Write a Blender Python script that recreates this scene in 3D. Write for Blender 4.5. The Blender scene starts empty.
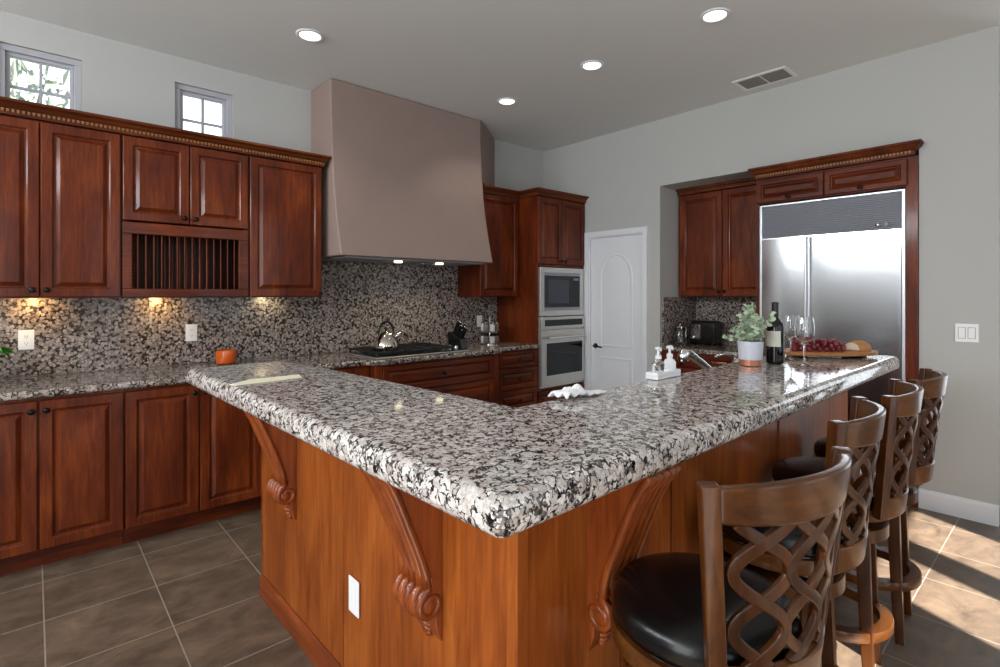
import bpy, bmesh, math, random
from mathutils import Vector, Matrix, Euler
random.seed(7)
SC = bpy.context.scene
COL = SC.collection
R = math.radians

# ------------------------------------------------------------------ camera
cam_d = bpy.data.cameras.new('camera')
cam = bpy.data.objects.new('camera', cam_d); COL.objects.link(cam)
cam.location = (0, 0, 1.395)
cam.rotation_euler = (R(90), 0, R(-41.73))
cam_d.sensor_width = 36; cam_d.lens = 523.6 * 36 / 1000
cam_d.shift_y = -0.0395
cam_d.clip_start = 0.05
SC.camera = cam
# ------------------------------------------------------------------ view
SC.view_settings.view_transform = 'Standard'
SC.view_settings.look = 'None'
SC.view_settings.gamma = 1
SC.view_settings.use_curve_mapping = False
SC.view_settings.exposure = 0.0
# ------------------------------------------------------------------ sky
W = bpy.data.worlds.new('world'); SC.world = W; W.use_nodes = True
wn = W.node_tree.nodes; wb = wn['Background']
wb.inputs[0].default_value = (0.86, 0.93, 1.0, 1); wb.inputs[1].default_value = 2.2
# ------------------------------------------------------------------ sun and daylight from unseen openings, with added fill lamps
def light(name, kind, loc, rot, energy, color=(1, 1, 1), size=1, size_y=None, spot=None, parent=None):
    d = bpy.data.lights.new(name, kind); d.energy = energy; d.color = color
    if kind == 'AREA':
        d.size = size
        if size_y: d.shape = 'RECTANGLE'; d.size_y = size_y
    elif kind == 'SUN': d.angle = size
    else: d.shadow_soft_size = size
    if spot: d.spot_size = spot; d.spot_blend = 0.6
    o = bpy.data.objects.new(name, d); COL.objects.link(o)
    o.location = loc; o.rotation_euler = rot
    if parent: o.parent = parent
    return o
SUN_EL = 43
sd = Vector((0.42, 0.9, -math.tan(R(SUN_EL)) * 0.993)).normalized()
light('sun', 'SUN', (0, -6, 6), sd.to_track_quat('-Z', 'Y').to_euler(), 25.0, (1, 0.96, 0.89), R(0.7))
light('fill_left', 'AREA', (-2.70, 2.3, 2.59), (R(80), 0, R(-90)), 100, (0.93, 0.97, 1), 3.1, 0.36)  # added strip lamp, no window seen; shaped for the refrigerator doors' bright band
light('daylight_patio', 'AREA', (-2.70, 0.1, 1.5), (R(90), 0, R(-90)), 52, (0.95, 0.98, 1), 1.3, 2.3)
light('fill_back', 'AREA', (-0.85, -1.60, 1.45), (R(90), 0, 0), 7, (0.95, 0.98, 1), 1.0, 2.0)  # added fill lamp at an unseen opening, placed to glint on door bevels
light('daylight_right', 'AREA', (6.5, -0.55, 1.4), (R(90), 0, R(90)), 6, (0.93, 0.97, 1), 1.5, 2.0)

# ================================================================== materials
def new_mat(name):
    m = bpy.data.materials.new(name); m.use_nodes = True
    nt = m.node_tree; b = nt.nodes['Principled BSDF']
    return m, nt, b
def s2l(c):
    return tuple(((x / 255) / 12.92 if x / 255 <= 0.04045 else ((x / 255 + 0.055) / 1.055) ** 2.4) for x in c) + (1,)
def plain(name, rgb, rough=0.5, metal=0.0, coat=0.0, var=0.06, scale=6.0, bump=0.0, bscale=60, spec=0.5):
    m, nt, b = new_mat(name); n, l = nt.nodes, nt.links
    tc = n.new('ShaderNodeTexCoord'); nz = n.new('ShaderNodeTexNoise'); nz.inputs['Scale'].default_value = scale
    nz.inputs['Detail'].default_value = 4
    l.new(tc.outputs['Object'], nz.inputs['Vector'])
    mx = n.new('ShaderNodeMix'); mx.data_type = 'RGBA'
    c = s2l(rgb)
    mx.inputs[6].default_value = tuple(x * (1 - var) for x in c[:3]) + (1,)
    mx.inputs[7].default_value = tuple(min(1, x * (1 + var)) for x in c[:3]) + (1,)
    l.new(nz.outputs['Fac'], mx.inputs[0]); l.new(mx.outputs[2], b.inputs['Base Color'])
    b.inputs['Roughness'].default_value = rough; b.inputs['Metallic'].default_value = metal
    b.inputs['Coat Weight'].default_value = coat; b.inputs['Coat Roughness'].default_value = 0.12
    b.inputs['Specular IOR Level'].default_value = spec
    if bump:
        n2 = n.new('ShaderNodeTexNoise'); n2.inputs['Scale'].default_value = bscale; n2.inputs['Detail'].default_value = 3
        l.new(tc.outputs['Object'], n2.inputs['Vector'])
        bp = n.new('ShaderNodeBump'); bp.inputs['Strength'].default_value = bump; bp.inputs['Distance'].default_value = 0.004
        l.new(n2.outputs['Fac'], bp.inputs['Height']); l.new(bp.outputs[0], b.inputs['Normal'])
    return m
def emit(name, rgb, strength):
    m, nt, b = new_mat(name)
    b.inputs['Base Color'].default_value = (0.8, 0.8, 0.8, 1)
    b.inputs['Emission Color'].default_value = rgb + (1,); b.inputs['Emission Strength'].default_value = strength
    return m
def wood(name, dark, mid, light_, axis='Z', rough=0.45, coat=0.4, gscale=5.0, blotch=2.2, knots=False):
    m, nt, b = new_mat(name); n, l = nt.nodes, nt.links
    tc = n.new('ShaderNodeTexCoord'); oi = n.new('ShaderNodeObjectInfo')
    off = n.new('ShaderNodeVectorMath'); off.operation = 'ADD'
    sc_ = n.new('ShaderNodeVectorMath'); sc_.operation = 'SCALE'; sc_.inputs[0].default_value = (13.1, 7.7, 5.3)
    l.new(oi.outputs['Random'], sc_.inputs['Scale'])
    l.new(tc.outputs['Object'], off.inputs[0]); l.new(sc_.outputs[0], off.inputs[1])
    mp = n.new('ShaderNodeMapping')
    st = {'X': (0.9, 12, 12), 'Y': (12, 0.9, 12), 'Z': (12, 12, 0.9)}[axis]
    mp.inputs['Scale'].default_value = st
    l.new(off.outputs[0], mp.inputs['Vector'])
    g = n.new('ShaderNodeTexNoise'); g.inputs['Scale'].default_value = gscale; g.inputs['Detail'].default_value = 6; g.inputs['Roughness'].default_value = 0.65
    g.inputs['Distortion'].default_value = 0.6
    l.new(mp.outputs[0], g.inputs['Vector'])
    mp2 = n.new('ShaderNodeMapping'); st2 = {'X': (0.6, 2.2, 2.2), 'Y': (2.2, 0.6, 2.2), 'Z': (2.2, 2.2, 0.6)}[axis]
    mp2.inputs['Scale'].default_value = st2
    l.new(off.outputs[0], mp2.inputs['Vector'])
    bl = n.new('ShaderNodeTexNoise'); bl.inputs['Scale'].default_value = blotch; bl.inputs['Detail'].default_value = 3; bl.inputs['Distortion'].default_value = 1.0
    l.new(mp2.outputs[0], bl.inputs['Vector'])
    ad = n.new('ShaderNodeMix'); ad.data_type = 'FLOAT'; ad.inputs[0].default_value = 0.55
    l.new(g.outputs['Fac'], ad.inputs[2]); l.new(bl.outputs['Fac'], ad.inputs[3])
    rp = n.new('ShaderNodeValToRGB')
    rp.color_ramp.elements[0].position = 0.30; rp.color_ramp.elements[0].color = s2l(dark)
    rp.color_ramp.elements[1].position = 0.72; rp.color_ramp.elements[1].color = s2l(light_)
    e = rp.color_ramp.elements.new(0.5); e.color = s2l(mid)
    l.new(ad.outputs[0], rp.inputs[0])
    colour = rp.outputs[0]
    if knots:
        v = n.new('ShaderNodeTexVoronoi'); v.inputs['Scale'].default_value = 2.3
        mp3 = n.new('ShaderNodeMapping'); mp3.inputs['Scale'].default_value = {'X': (.5, 1.2, 1.2), 'Y': (1.2, .5, 1.2), 'Z': (1.2, 1.2, .55)}[axis]
        l.new(off.outputs[0], mp3.inputs['Vector']); l.new(mp3.outputs[0], v.inputs['Vector'])
        kr = n.new('ShaderNodeValToRGB'); kr.color_ramp.elements[0].position = 0.02; kr.color_ramp.elements[0].color = (0.75, 0.75, 0.75, 1)
        kr.color_ramp.elements[1].position = 0.14; kr.color_ramp.elements[1].color = (0, 0, 0, 1)
        l.new(v.outputs['Distance'], kr.inputs[0])
        km = n.new('ShaderNodeMix'); km.data_type = 'RGBA'; km.inputs[7].default_value = s2l(tuple(int(x * 0.6) for x in dark))
        l.new(kr.outputs[0], km.inputs[0]); l.new(colour, km.inputs[6]); colour = km.outputs[2]
    l.new(colour, b.inputs['Base Color'])
    b.inputs['Roughness'].default_value = rough; b.inputs['Specular IOR Level'].default_value = 0.18
    b.inputs['Coat Weight'].default_value = coat * 0.6; b.inputs['Coat Roughness'].default_value = 0.12
    bp = n.new('ShaderNodeBump'); bp.inputs['Strength'].default_value = 0.08; bp.inputs['Distance'].default_value = 0.002
    l.new(g.outputs['Fac'], bp.inputs['Height']); l.new(bp.outputs[0], b.inputs['Normal'])
    return m
def granite(name, scale, cols, matrix, rough=0.08, dist=0.03, dark=0.5, pebble=False, spec=0.5):
    """light grains in a black matrix; dark sets how much matrix shows; pebble makes the grains rounded"""
    m, nt, b = new_mat(name); n, l = nt.nodes, nt.links
    def math_(op, a, b_=None, c=None):
        k = n.new('ShaderNodeMath'); k.operation = op
        for i, x in enumerate((a, b_, c)):
            if x is None: continue
            if isinstance(x, (int, float)): k.inputs[i].default_value = x
            else: l.new(x, k.inputs[i])
        return k.outputs[0]
    tc = n.new('ShaderNodeTexCoord')
    nz = n.new('ShaderNodeTexNoise'); nz.inputs['Scale'].default_value = 70; nz.inputs['Detail'].default_value = 3
    l.new(tc.outputs['Object'], nz.inputs['Vector'])
    sb = n.new('ShaderNodeVectorMath'); sb.operation = 'SUBTRACT'; sb.inputs[1].default_value = (.5, .5, .5)
    l.new(nz.outputs['Color'], sb.inputs[0])
    sm = n.new('ShaderNodeVectorMath'); sm.operation = 'SCALE'; sm.inputs['Scale'].default_value = dist
    l.new(sb.outputs[0], sm.inputs[0])
    ad = n.new('ShaderNodeVectorMath'); ad.operation = 'ADD'
    l.new(tc.outputs['Object'], ad.inputs[0]); l.new(sm.outputs[0], ad.inputs[1])
    v1 = n.new('ShaderNodeTexVoronoi'); v1.inputs['Scale'].default_value = scale
    l.new(ad.outputs[0], v1.inputs['Vector'])
    big = n.new('ShaderNodeTexNoise'); big.inputs['Scale'].default_value = scale * 0.8; big.inputs['Detail'].default_value = 2
    l.new(ad.outputs[0], big.inputs['Vector'])
    if pebble:
        thr = math_('MULTIPLY_ADD', big.outputs['Fac'], -0.35, 0.62 + 0.175 - 0.2 * dark)
        val = math_('SUBTRACT', thr, v1.outputs['Distance'])
        lo, hi = -0.04, 0.06
    else:
        v2 = n.new('ShaderNodeTexVoronoi'); v2.feature = 'DISTANCE_TO_EDGE'; v2.inputs['Scale'].default_value = scale
        l.new(ad.outputs[0], v2.inputs['Vector'])
        thr = math_('MULTIPLY_ADD', big.outputs['Fac'], 0.75, -0.375 + 0.12 * dark)
        val = math_('SUBTRACT', v2.outputs['Distance'], thr)
        lo, hi = 0.0, 0.05
    mr = n.new('ShaderNodeMapRange'); mr.interpolation_type = 'SMOOTHSTEP'
    mr.inputs['From Min'].default_value = lo; mr.inputs['From Max'].default_value = hi
    l.new(val, mr.inputs['Value'])
    rp = n.new('ShaderNodeValToRGB'); cr = rp.color_ramp
    cr.elements[0].position = 0; cr.elements[0].color = s2l(cols[0])
    cr.elements[1].position = 1; cr.elements[1].color = s2l(cols[-1])
    for i, c in enumerate(cols[1:-1]):
        e = cr.elements.new((i + 1) / (len(cols) - 1)); e.color = s2l(c)
    sep = n.new('ShaderNodeSeparateColor'); l.new(v1.outputs['Color'], sep.inputs[0]); l.new(sep.outputs[0], rp.inputs[0])
    fn = n.new('ShaderNodeTexNoise'); fn.inputs['Scale'].default_value = 160; fn.inputs['Detail'].default_value = 3
    l.new(tc.outputs['Object'], fn.inputs['Vector'])
    fm = n.new('ShaderNodeMapRange'); fm.inputs['From Min'].default_value = 0.3; fm.inputs['From Max'].default_value = 0.7
    fm.inputs['To Min'].default_value = 0.66; fm.inputs['To Max'].default_value = 1.18
    l.new(fn.outputs['Fac'], fm.inputs['Value'])
    mu = n.new('ShaderNodeVectorMath'); mu.operation = 'SCALE'
    l.new(rp.outputs[0], mu.inputs[0]); l.new(fm.outputs[0], mu.inputs['Scale'])
    v3 = n.new('ShaderNodeTexVoronoi'); v3.inputs['Scale'].default_value = scale * 2.7
    l.new(ad.outputs[0], v3.inputs['Vector'])
    sp3 = n.new('ShaderNodeSeparateColor'); l.new(v3.outputs['Color'], sp3.inputs[0])
    mrp = n.new('ShaderNodeValToRGB'); mrp.color_ramp.elements[0].position = 0.4; mrp.color_ramp.elements[0].color = s2l(matrix[0])
    mrp.color_ramp.elements[1].position = 0.95; mrp.color_ramp.elements[1].color = s2l(matrix[1])
    l.new(sp3.outputs[1], mrp.inputs[0])
    mx = n.new('ShaderNodeMix'); mx.data_type = 'RGBA'
    l.new(mr.outputs[0], mx.inputs[0]); l.new(mrp.outputs[0], mx.inputs[6]); l.new(mu.outputs[0], mx.inputs[7])
    l.new(mx.outputs[2], b.inputs['Base Color'])
    b.inputs['Roughness'].default_value = rough; b.inputs['Specular IOR Level'].default_value = spec
    return m
def tile_floor():
    m, nt, b = new_mat('floor_tile'); n, l = nt.nodes, nt.links
    tc = n.new('ShaderNodeTexCoord'); mp = n.new('ShaderNodeMapping'); mp.inputs['Location'].default_value = (-0.035, -0.125, 0)
    l.new(tc.outputs['Object'], mp.inputs['Vector'])
    br = n.new('ShaderNodeTexBrick'); br.offset = 0; br.squash = 1
    br.inputs['Scale'].default_value = 1; br.inputs['Brick Width'].default_value = 0.405; br.inputs['Row Height'].default_value = 0.405
    br.inputs['Mortar Size'].default_value = 0.0028; br.inputs['Mortar Smooth'].default_value = 0.2; br.inputs['Bias'].default_value = 0
    br.inputs['Color1'].default_value = (0, 0, 0, 1); br.inputs['Color2'].default_value = (1, 1, 1, 1)
    l.new(mp.outputs[0], br.inputs['Vector'])
    n1 = n.new('ShaderNodeTexNoise'); n1.inputs['Scale'].default_value = 5; n1.inputs['Detail'].default_value = 9; n1.inputs['Roughness'].default_value = 0.72; n1.inputs['Distortion'].default_value = 0.5
    st = n.new('ShaderNodeMapping'); st.inputs['Scale'].default_value = (1, 1.6, 1); st.inputs['Rotation'].default_value = (0, 0, 0.5)
    l.new(tc.outputs['Object'], st.inputs['Vector']); l.new(st.outputs[0], n1.inputs['Vector'])
    rp = n.new('ShaderNodeValToRGB'); cr = rp.color_ramp
    cr.elements[0].position = 0.30; cr.elements[0].color = s2l((74, 62, 52))
    cr.elements[1].position = 0.75; cr.elements[1].color = s2l((130, 110, 90))
    e = cr.elements.new(0.5); e.color = s2l((102, 86, 72))
    l.new(n1.outputs['Fac'], rp.inputs[0])
    hv = n.new('ShaderNodeMix'); hv.data_type = 'RGBA'; hv.blend_type = 'MULTIPLY'; hv.inputs[0].default_value = 1
    mr = n.new('ShaderNodeMapRange'); mr.inputs['To Min'].default_value = 0.86; mr.inputs['To Max'].default_value = 1.1
    sp = n.new('ShaderNodeSeparateColor'); l.new(br.outputs['Color'], sp.inputs[0]); l.new(sp.outputs[0], mr.inputs['Value'])
    l.new(rp.outputs[0], hv.inputs[6]); l.new(mr.outputs[0], hv.inputs[7])
    gm = n.new('ShaderNodeMix'); gm.data_type = 'RGBA'; gm.inputs[7].default_value = s2l((150, 138, 126))
    l.new(br.outputs['Fac'], gm.inputs[0]); l.new(hv.outputs[2], gm.inputs[6])
    l.new(gm.outputs[2], b.inputs['Base Color'])
    rr = n.new('ShaderNodeMapRange'); rr.inputs['To Min'].default_value = 0.28; rr.inputs['To Max'].default_value = 0.5
    l.new(n1.outputs['Fac'], rr.inputs['Value']); l.new(rr.outputs[0], b.inputs['Roughness'])
    iv = n.new('ShaderNodeMath'); iv.operation = 'MULTIPLY_ADD'; iv.inputs[1].default_value = -1; iv.inputs[2].default_value = 1
    l.new(br.outputs['Fac'], iv.inputs[0])
    hh = n.new('ShaderNodeMath'); hh.operation = 'MULTIPLY_ADD'; hh.inputs[1].default_value = 0.35
    l.new(n1.outputs['Fac'], hh.inputs[0]); l.new(iv.outputs[0], hh.inputs[2])
    bp = n.new('ShaderNodeBump'); bp.inputs['Strength'].default_value = 0.35; bp.inputs['Distance'].default_value = 0.003
    l.new(hh.outputs[0], bp.inputs['Height']); l.new(bp.outputs[0], b.inputs['Normal'])
    return m
def glass_mat(name, tint=(1, 1, 1), rough=0.0):
    m, nt, b = new_mat(name)
    b.inputs['Base Color'].default_value = tint + (1,)
    b.inputs['Transmission Weight'].default_value = 1; b.inputs['Roughness'].default_value = rough; b.inputs['IOR'].default_value = 1.45
    return m
def steel(name, rgb, rough, axis='Z', metal=1.0):
    m, nt, b = new_mat(name); n, l = nt.nodes, nt.links
    tc = n.new('ShaderNodeTexCoord'); mp = n.new('ShaderNodeMapping')
    mp.inputs['Scale'].default_value = {'Z': (300, 300, 1.5), 'X': (1.5, 300, 300), 'Y': (300, 1.5, 300)}[axis]
    l.new(tc.outputs['Object'], mp.inputs['Vector'])
    nz = n.new('ShaderNodeTexNoise'); nz.inputs['Scale'].default_value = 1; nz.inputs['Detail'].default_value = 2
    l.new(mp.outputs[0], nz.inputs['Vector'])
    mr = n.new('ShaderNodeMapRange'); mr.inputs['To Min'].default_value = rough * 0.8; mr.inputs['To Max'].default_value = rough * 1.25
    l.new(nz.outputs['Fac'], mr.inputs['Value']); l.new(mr.outputs[0], b.inputs['Roughness'])
    b.inputs['Base Color'].default_value = s2l(rgb); b.inputs['Metallic'].default_value = metal
    return m

M = {}
M['wall'] = plain('wall_paint', (184, 184, 181), 0.85, var=0.012, bump=0.04, bscale=220, spec=0.25)
M['ceiling'] = plain('ceiling_paint', (226, 226, 223), 0.9, var=0.012, bump=0.04, bscale=200, spec=0.2)
M['white'] = plain('white_trim_paint', (226, 228, 232), 0.42, var=0.01)
M['winframe'] = plain('window_vinyl', (176, 176, 182), 0.5, var=0.01)
M['plastic'] = plain('white_plastic', (238, 238, 238), 0.35, var=0.01)
M['slot'] = plain('dark_slot', (60, 60, 60), 0.6)
M['cherry'] = wood('cherry_cabinet_wood', (46, 14, 4), (96, 37, 10), (140, 66, 22), 'Z')
M['cherry_h'] = wood('cherry_cabinet_wood_horizontal', (46, 14, 4), (92, 35, 10), (134, 62, 22), 'X')
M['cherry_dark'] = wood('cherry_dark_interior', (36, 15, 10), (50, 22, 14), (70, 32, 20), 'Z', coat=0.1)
M['crown'] = wood('crown_moulding_wood', (58, 24, 10), (96, 44, 18), (128, 66, 30), 'X', rough=0.55, coat=0.05)
M['dentil'] = plain('dentil_gilded_wood', (148, 100, 56), 0.45)
M['alder'] = wood('island_alder_wood', (90, 38, 9), (140, 70, 23), (174, 98, 38), 'Z', rough=0.42, knots=True)
M['alder_trim'] = wood('island_trim_wood', (88, 38, 15), (124, 58, 25), (156, 82, 38), 'Y')
M['alder_front'] = wood('island_moulding_wood', (100, 46, 22), (132, 66, 33), (160, 88, 46), 'X')
M['corbel'] = wood('corbel_carved_wood', (92, 40, 13), (138, 66, 25), (170, 92, 40), 'Z', rough=0.3, coat=0.9)
M['stool'] = wood('stool_walnut_wood', (38, 18, 5), (66, 34, 11), (98, 56, 20), 'Z', rough=0.34, coat=0.55, blotch=3)
M['stool_h'] = wood('stool_walnut_wood_bent', (48, 25, 8), (82, 46, 16), (114, 70, 28), 'X', rough=0.34, coat=0.6, blotch=3)
M['leather'] = plain('black_leather', (7, 7, 8), 0.26, var=0.1, bump=0.08, bscale=260, spec=0.35)
M['bar_granite'] = granite('bar_granite', 56, [(176, 164, 156), (206, 198, 192), (222, 217, 212), (190, 178, 170), (228, 224, 220)], [(14, 14, 17), (120, 114, 112)], 0.07, dist=0.03, dark=0.42)
M['counter_granite'] = granite('counter_granite', 50, [(120, 106, 98), (164, 148, 138), (190, 180, 172), (140, 124, 114)], [(20, 18, 18), (88, 78, 72)], 0.08, dist=0.024, dark=0.55)
M['splash_granite'] = granite('backsplash_granite', 60, [(112, 98, 92), (150, 136, 128), (178, 168, 162), (126, 110, 102)], [(26, 22, 22), (84, 74, 68)], 0.16, dist=0.012, dark=0.0, pebble=True, spec=0.3)
M['floor'] = tile_floor()
M['plaster'] = plain('hood_plaster', (148, 128, 120), 0.75, var=0.09, scale=3.5, bump=0.15, bscale=30, spec=0.3)
M['steel'] = steel('brushed_steel', (206, 204, 200), 0.3, 'X', 0.75)
M['steel_v'] = steel('brushed_steel_upright', (186, 188, 192), 0.17, 'Z')
M['grille'] = steel('grille_steel', (156, 158, 166), 0.42, 'Y', 0.15)
M['chrome'] = steel('polished_nickel', (210, 210, 208), 0.12, 'Z')
M['black'] = plain('black_enamel', (14, 14, 15), 0.22)
M['blackmatte'] = plain('black_cast_iron', (20, 20, 21), 0.55)
M['dglass'] = plain('dark_oven_glass', (22, 25, 27), 0.06, var=0.02)
M['bronze'] = plain('oil_rubbed_bronze', (30, 24, 21), 0.3, metal=0.7)
M['glass'] = glass_mat('clear_glass')
M['winglass'] = glass_mat('window_glass')
M['bottle'] = plain('black_bottle_glass', (10, 12, 10), 0.05)
M['label'] = plain('cream_label_paper', (214, 210, 196), 0.6)
M['lamp'] = emit('lamp_glow', (1, 0.95, 0.86), 3.5)
M['lamp_warm'] = emit('lamp_warm_glow', (1, 0.84, 0.55), 4)
M['leaf'] = plain('eucalyptus_leaf', (176, 192, 164), 0.55, var=0.25, scale=18)
M['leaf2'] = plain('green_leaf', (64, 140, 40), 0.5, var=0.3, scale=20)
M['tree'] = plain('garden_leaf', (128, 140, 126), 0.7, var=0.3, scale=8)
M['stem'] = plain('plant_stem', (92, 96, 66), 0.6)
M['pot_white'] = plain('pot_glaze', (196, 198, 208), 0.4, var=0.03)
M['copper'] = plain('pot_copper', (186, 122, 92), 0.35, metal=0.5)
M['soil'] = plain('potting_soil', (40, 30, 24), 0.95, var=0.3, scale=80)
M['board'] = wood('acacia_board', (128, 76, 40), (168, 112, 64), (192, 138, 86), 'X', rough=0.45, coat=0.1)
M['grape'] = plain('red_grape', (126, 42, 52), 0.2, var=0.45, scale=14)
M['crust'] = plain('bread_crust', (184, 128, 74), 0.7, var=0.15, scale=20, bump=0.3)
M['crumb'] = plain('bread_crumb', (236, 222, 200), 0.85, bump=0.3)
M['towel'] = plain('white_towel', (236, 236, 238), 0.9, var=0.02, bump=0.3, bscale=160)
M['paper'] = plain('cream_paper', (236, 230, 204), 0.6, var=0.01)
M['candle'] = plain('orange_glass', (212, 92, 22), 0.12, coat=0.4)
M['ceramic'] = plain('white_ceramic', (236, 237, 240), 0.18, var=0.01)
M['clay'] = plain('dark_planter', (52, 44, 36), 0.6)
M['spice'] = plain('spice_fill', (112, 100, 88), 0.5, var=0.3, scale=30)
M['tan'] = plain('vent_grey', (138, 137, 130), 0.5)

# ================================================================== mesh helpers
class MB:
    def __init__(s): s.b = bmesh.new()
    def box(s, x0, x1, y0, y1, z0, z1):
        if x0 > x1: x0, x1 = x1, x0
        if y0 > y1: y0, y1 = y1, y0
        if z0 > z1: z0, z1 = z1, z0
        v = [s.b.verts.new(p) for p in ((x0, y0, z0), (x1, y0, z0), (x1, y1, z0), (x0, y1, z0), (x0, y0, z1), (x1, y0, z1), (x1, y1, z1), (x0, y1, z1))]
        for f in ((3, 2, 1, 0), (4, 5, 6, 7), (0, 1, 5, 4), (1, 2, 6, 5), (2, 3, 7, 6), (3, 0, 4, 7)): s.b.faces.new([v[i] for i in f])
        return s
    def prism(s, poly, a0, a1, axis='Z'):
        """poly of 2-D points extruded along axis from a0 to a1.  axis X: (y,z)  Y: (x,z)  Z: (x,y)"""
        def P(p, a):
            return {'X': (a, p[0], p[1]), 'Y': (p[0], a, p[1]), 'Z': (p[0], p[1], a)}[axis]
        A = [s.b.verts.new(P(p, a0)) for p in poly]; B = [s.b.verts.new(P(p, a1)) for p in poly]
        n = len(poly)
        s.b.faces.new(A[::-1]); s.b.faces.new(B)
        for i in range(n): s.b.faces.new((A[i], A[(i + 1) % n], B[(i + 1) % n], B[i]))
        return s
    def lathe(s, prof, c=(0, 0, 0), n=28, cap=True, ang=None):
        """profile [(r,z)...] turned about z through c"""
        rings = []
        for r, z in prof:
            rings.append([s.b.verts.new((c[0] + r * math.cos(2 * math.pi * i / n), c[1] + r * math.sin(2 * math.pi * i / n), c[2] + z)) for i in range(n)])
        for a, b2 in zip(rings, rings[1:]):
            for i in range(n): s.b.faces.new((a[i], a[(i + 1) % n], b2[(i + 1) % n], b2[i]))
        if cap:
            s.b.faces.new(rings[0][::-1]); s.b.faces.new(rings[-1])
        return s
    def loft(s, rings, cap=True, close=False):
        vs = [[s.b.verts.new(p) for p in r] for r in rings]
        n = len(vs[0]); m = len(vs)
        for k in range(m if close else m - 1):
            a, b2 = vs[k], vs[(k + 1) % m]
            for i in range(n): s.b.faces.new((a[i], a[(i + 1) % n], b2[(i + 1) % n], b2[i]))
        if cap and not close:
            s.b.faces.new(vs[0][::-1]); s.b.faces.new(vs[-1])
        return s
    def tube(s, pts, r, n=10, cap=True, close=False):
        pts = [Vector(p) for p in pts]; rings = []
        rr = r if isinstance(r, (list, tuple)) else [r] * len(pts)
        up = None
        for i, p in enumerate(pts):
            if close: t = pts[(i + 1) % len(pts)] - pts[i - 1]
            else: t = pts[min(i + 1, len(pts) - 1)] - pts[max(i - 1, 0)]
            t.normalize()
            if up is None:
                up = Vector((0, 0, 1)) if abs(t.z) < 0.9 else Vector((1, 0, 0))
            a = (up - t * up.dot(t)).normalized(); up = a; b2 = t.cross(a)
            rings.append([p + (a * math.cos(2 * math.pi * k / n) + b2 * math.sin(2 * math.pi * k / n)) * rr[i] for k in range(n)])
        return s.loft(rings, cap, close)
    def ball(s, c, r, seg=12, rings=8, sc=(1, 1, 1)):
        prof = []
        vs = bmesh.ops.create_uvsphere(s.b, u_segments=seg, v_segments=rings, radius=r)['verts']
        for v in vs: v.co = Vector((v.co.x * sc[0] + c[0], v.co.y * sc[1] + c[1], v.co.z * sc[2] + c[2]))
        return s
    def grid(s, nx, ny, fn):
        vs = [[s.b.verts.new(fn(i / nx, j / ny)) for i in range(nx + 1)] for j in range(ny + 1)]
        for j in range(ny):
            for i in range(nx): s.b.faces.new((vs[j][i], vs[j][i + 1], vs[j + 1][i + 1], vs[j + 1][i]))
        return s
    def xf(s, m):
        bmesh.ops.transform(s.b, matrix=m, verts=s.b.verts[:]); return s
    def done(s, name, mat, parent=None, bevel=0.0, seg=2, smooth=False, solid=0, sub=0, angle=35):
        bmesh.ops.recalc_face_normals(s.b, faces=s.b.faces[:])
        me = bpy.data.meshes.new(name); s.b.to_mesh(me); s.b.free()
        me.materials.append(mat)
        o = bpy.data.objects.new(name, me); COL.objects.link(o)
        if parent is not None: o.parent = parent
        if smooth:
            for p in me.polygons: p.use_smooth = True
        if solid:
            m = o.modifiers.new('Solid', 'SOLIDIFY'); m.thickness = solid; m.offset = 0
        if bevel:
            m = o.modifiers.new('Edge', 'BEVEL'); m.width = bevel; m.segments = seg; m.limit_method = 'ANGLE'; m.angle_limit = R(angle)
            for p in me.polygons: p.use_smooth = True
            w = o.modifiers.new('WN', 'WEIGHTED_NORMAL'); w.keep_sharp = True
        elif smooth == 'auto':
            bpy.context.view_layer.objects.active = o
            me.set_sharp_from_angle(angle=R(40))
        if sub:
            m = o.modifiers.new('Sub', 'SUBSURF'); m.levels = sub; m.render_levels = sub
        return o

def tag(o, label, cat, group=None, kind=None):
    o['label'] = label; o['category'] = cat
    if group: o['group'] = group
    if kind: o['kind'] = kind
    return o
def thing(name, loc, rz, label, cat, group=None):
    o = bpy.data.objects.new(name, None); COL.objects.link(o)
    o.location = loc; o.rotation_euler = (0, 0, R(rz)); o.empty_display_size = 0.1
    return tag(o, label, cat, group)
def structure(o):
    o['kind'] = 'structure'; return o
def copy_tree(root, loc, rz, label, group=None):
    def cp(o, par):
        c = o.copy(); COL.objects.link(c)
        if par is not None: c.parent = par
        for ch in [x for x in bpy.data.objects if x.parent == o]: cp(ch, c)
        return c
    r = cp(root, None); r.location = loc; r.rotation_euler = (0, 0, R(rz)); r['label'] = label
    if group: r['group'] = group
    return r

# raised-panel front lying in the x-z plane, facing -y, origin at its lower left corner
def raised_panel(mb, x, z, w, h, t=0.022, fr=0.055, y=0.0, flat=False):
    rings = [(0, 0.0), (0, -t + 0.004), (0.004, -t), (fr - 0.008, -t), (fr - 0.002, -t + 0.005), (fr, -t + 0.013), (fr + 0.006, -t + 0.014), (fr + 0.027, -t + 0.001)]
    if flat: rings = [(0, 0.0), (0, -t + 0.006), (0.010, -t)]
    V = []
    for ins, dy in rings:
        V.append([mb.b.verts.new(p) for p in ((x + ins, y + dy, z + ins), (x + w - ins, y + dy, z + ins), (x + w - ins, y + dy, z + h - ins), (x + ins, y + dy, z + h - ins))])
    for a, b2 in zip(V, V[1:]):
        for i in range(4): mb.b.faces.new((a[i], a[(i + 1) % 4], b2[(i + 1) % 4], b2[i]))
    mb.b.faces.new(V[-1]); mb.b.faces.new(V[0][::-1])
    return mb
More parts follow.
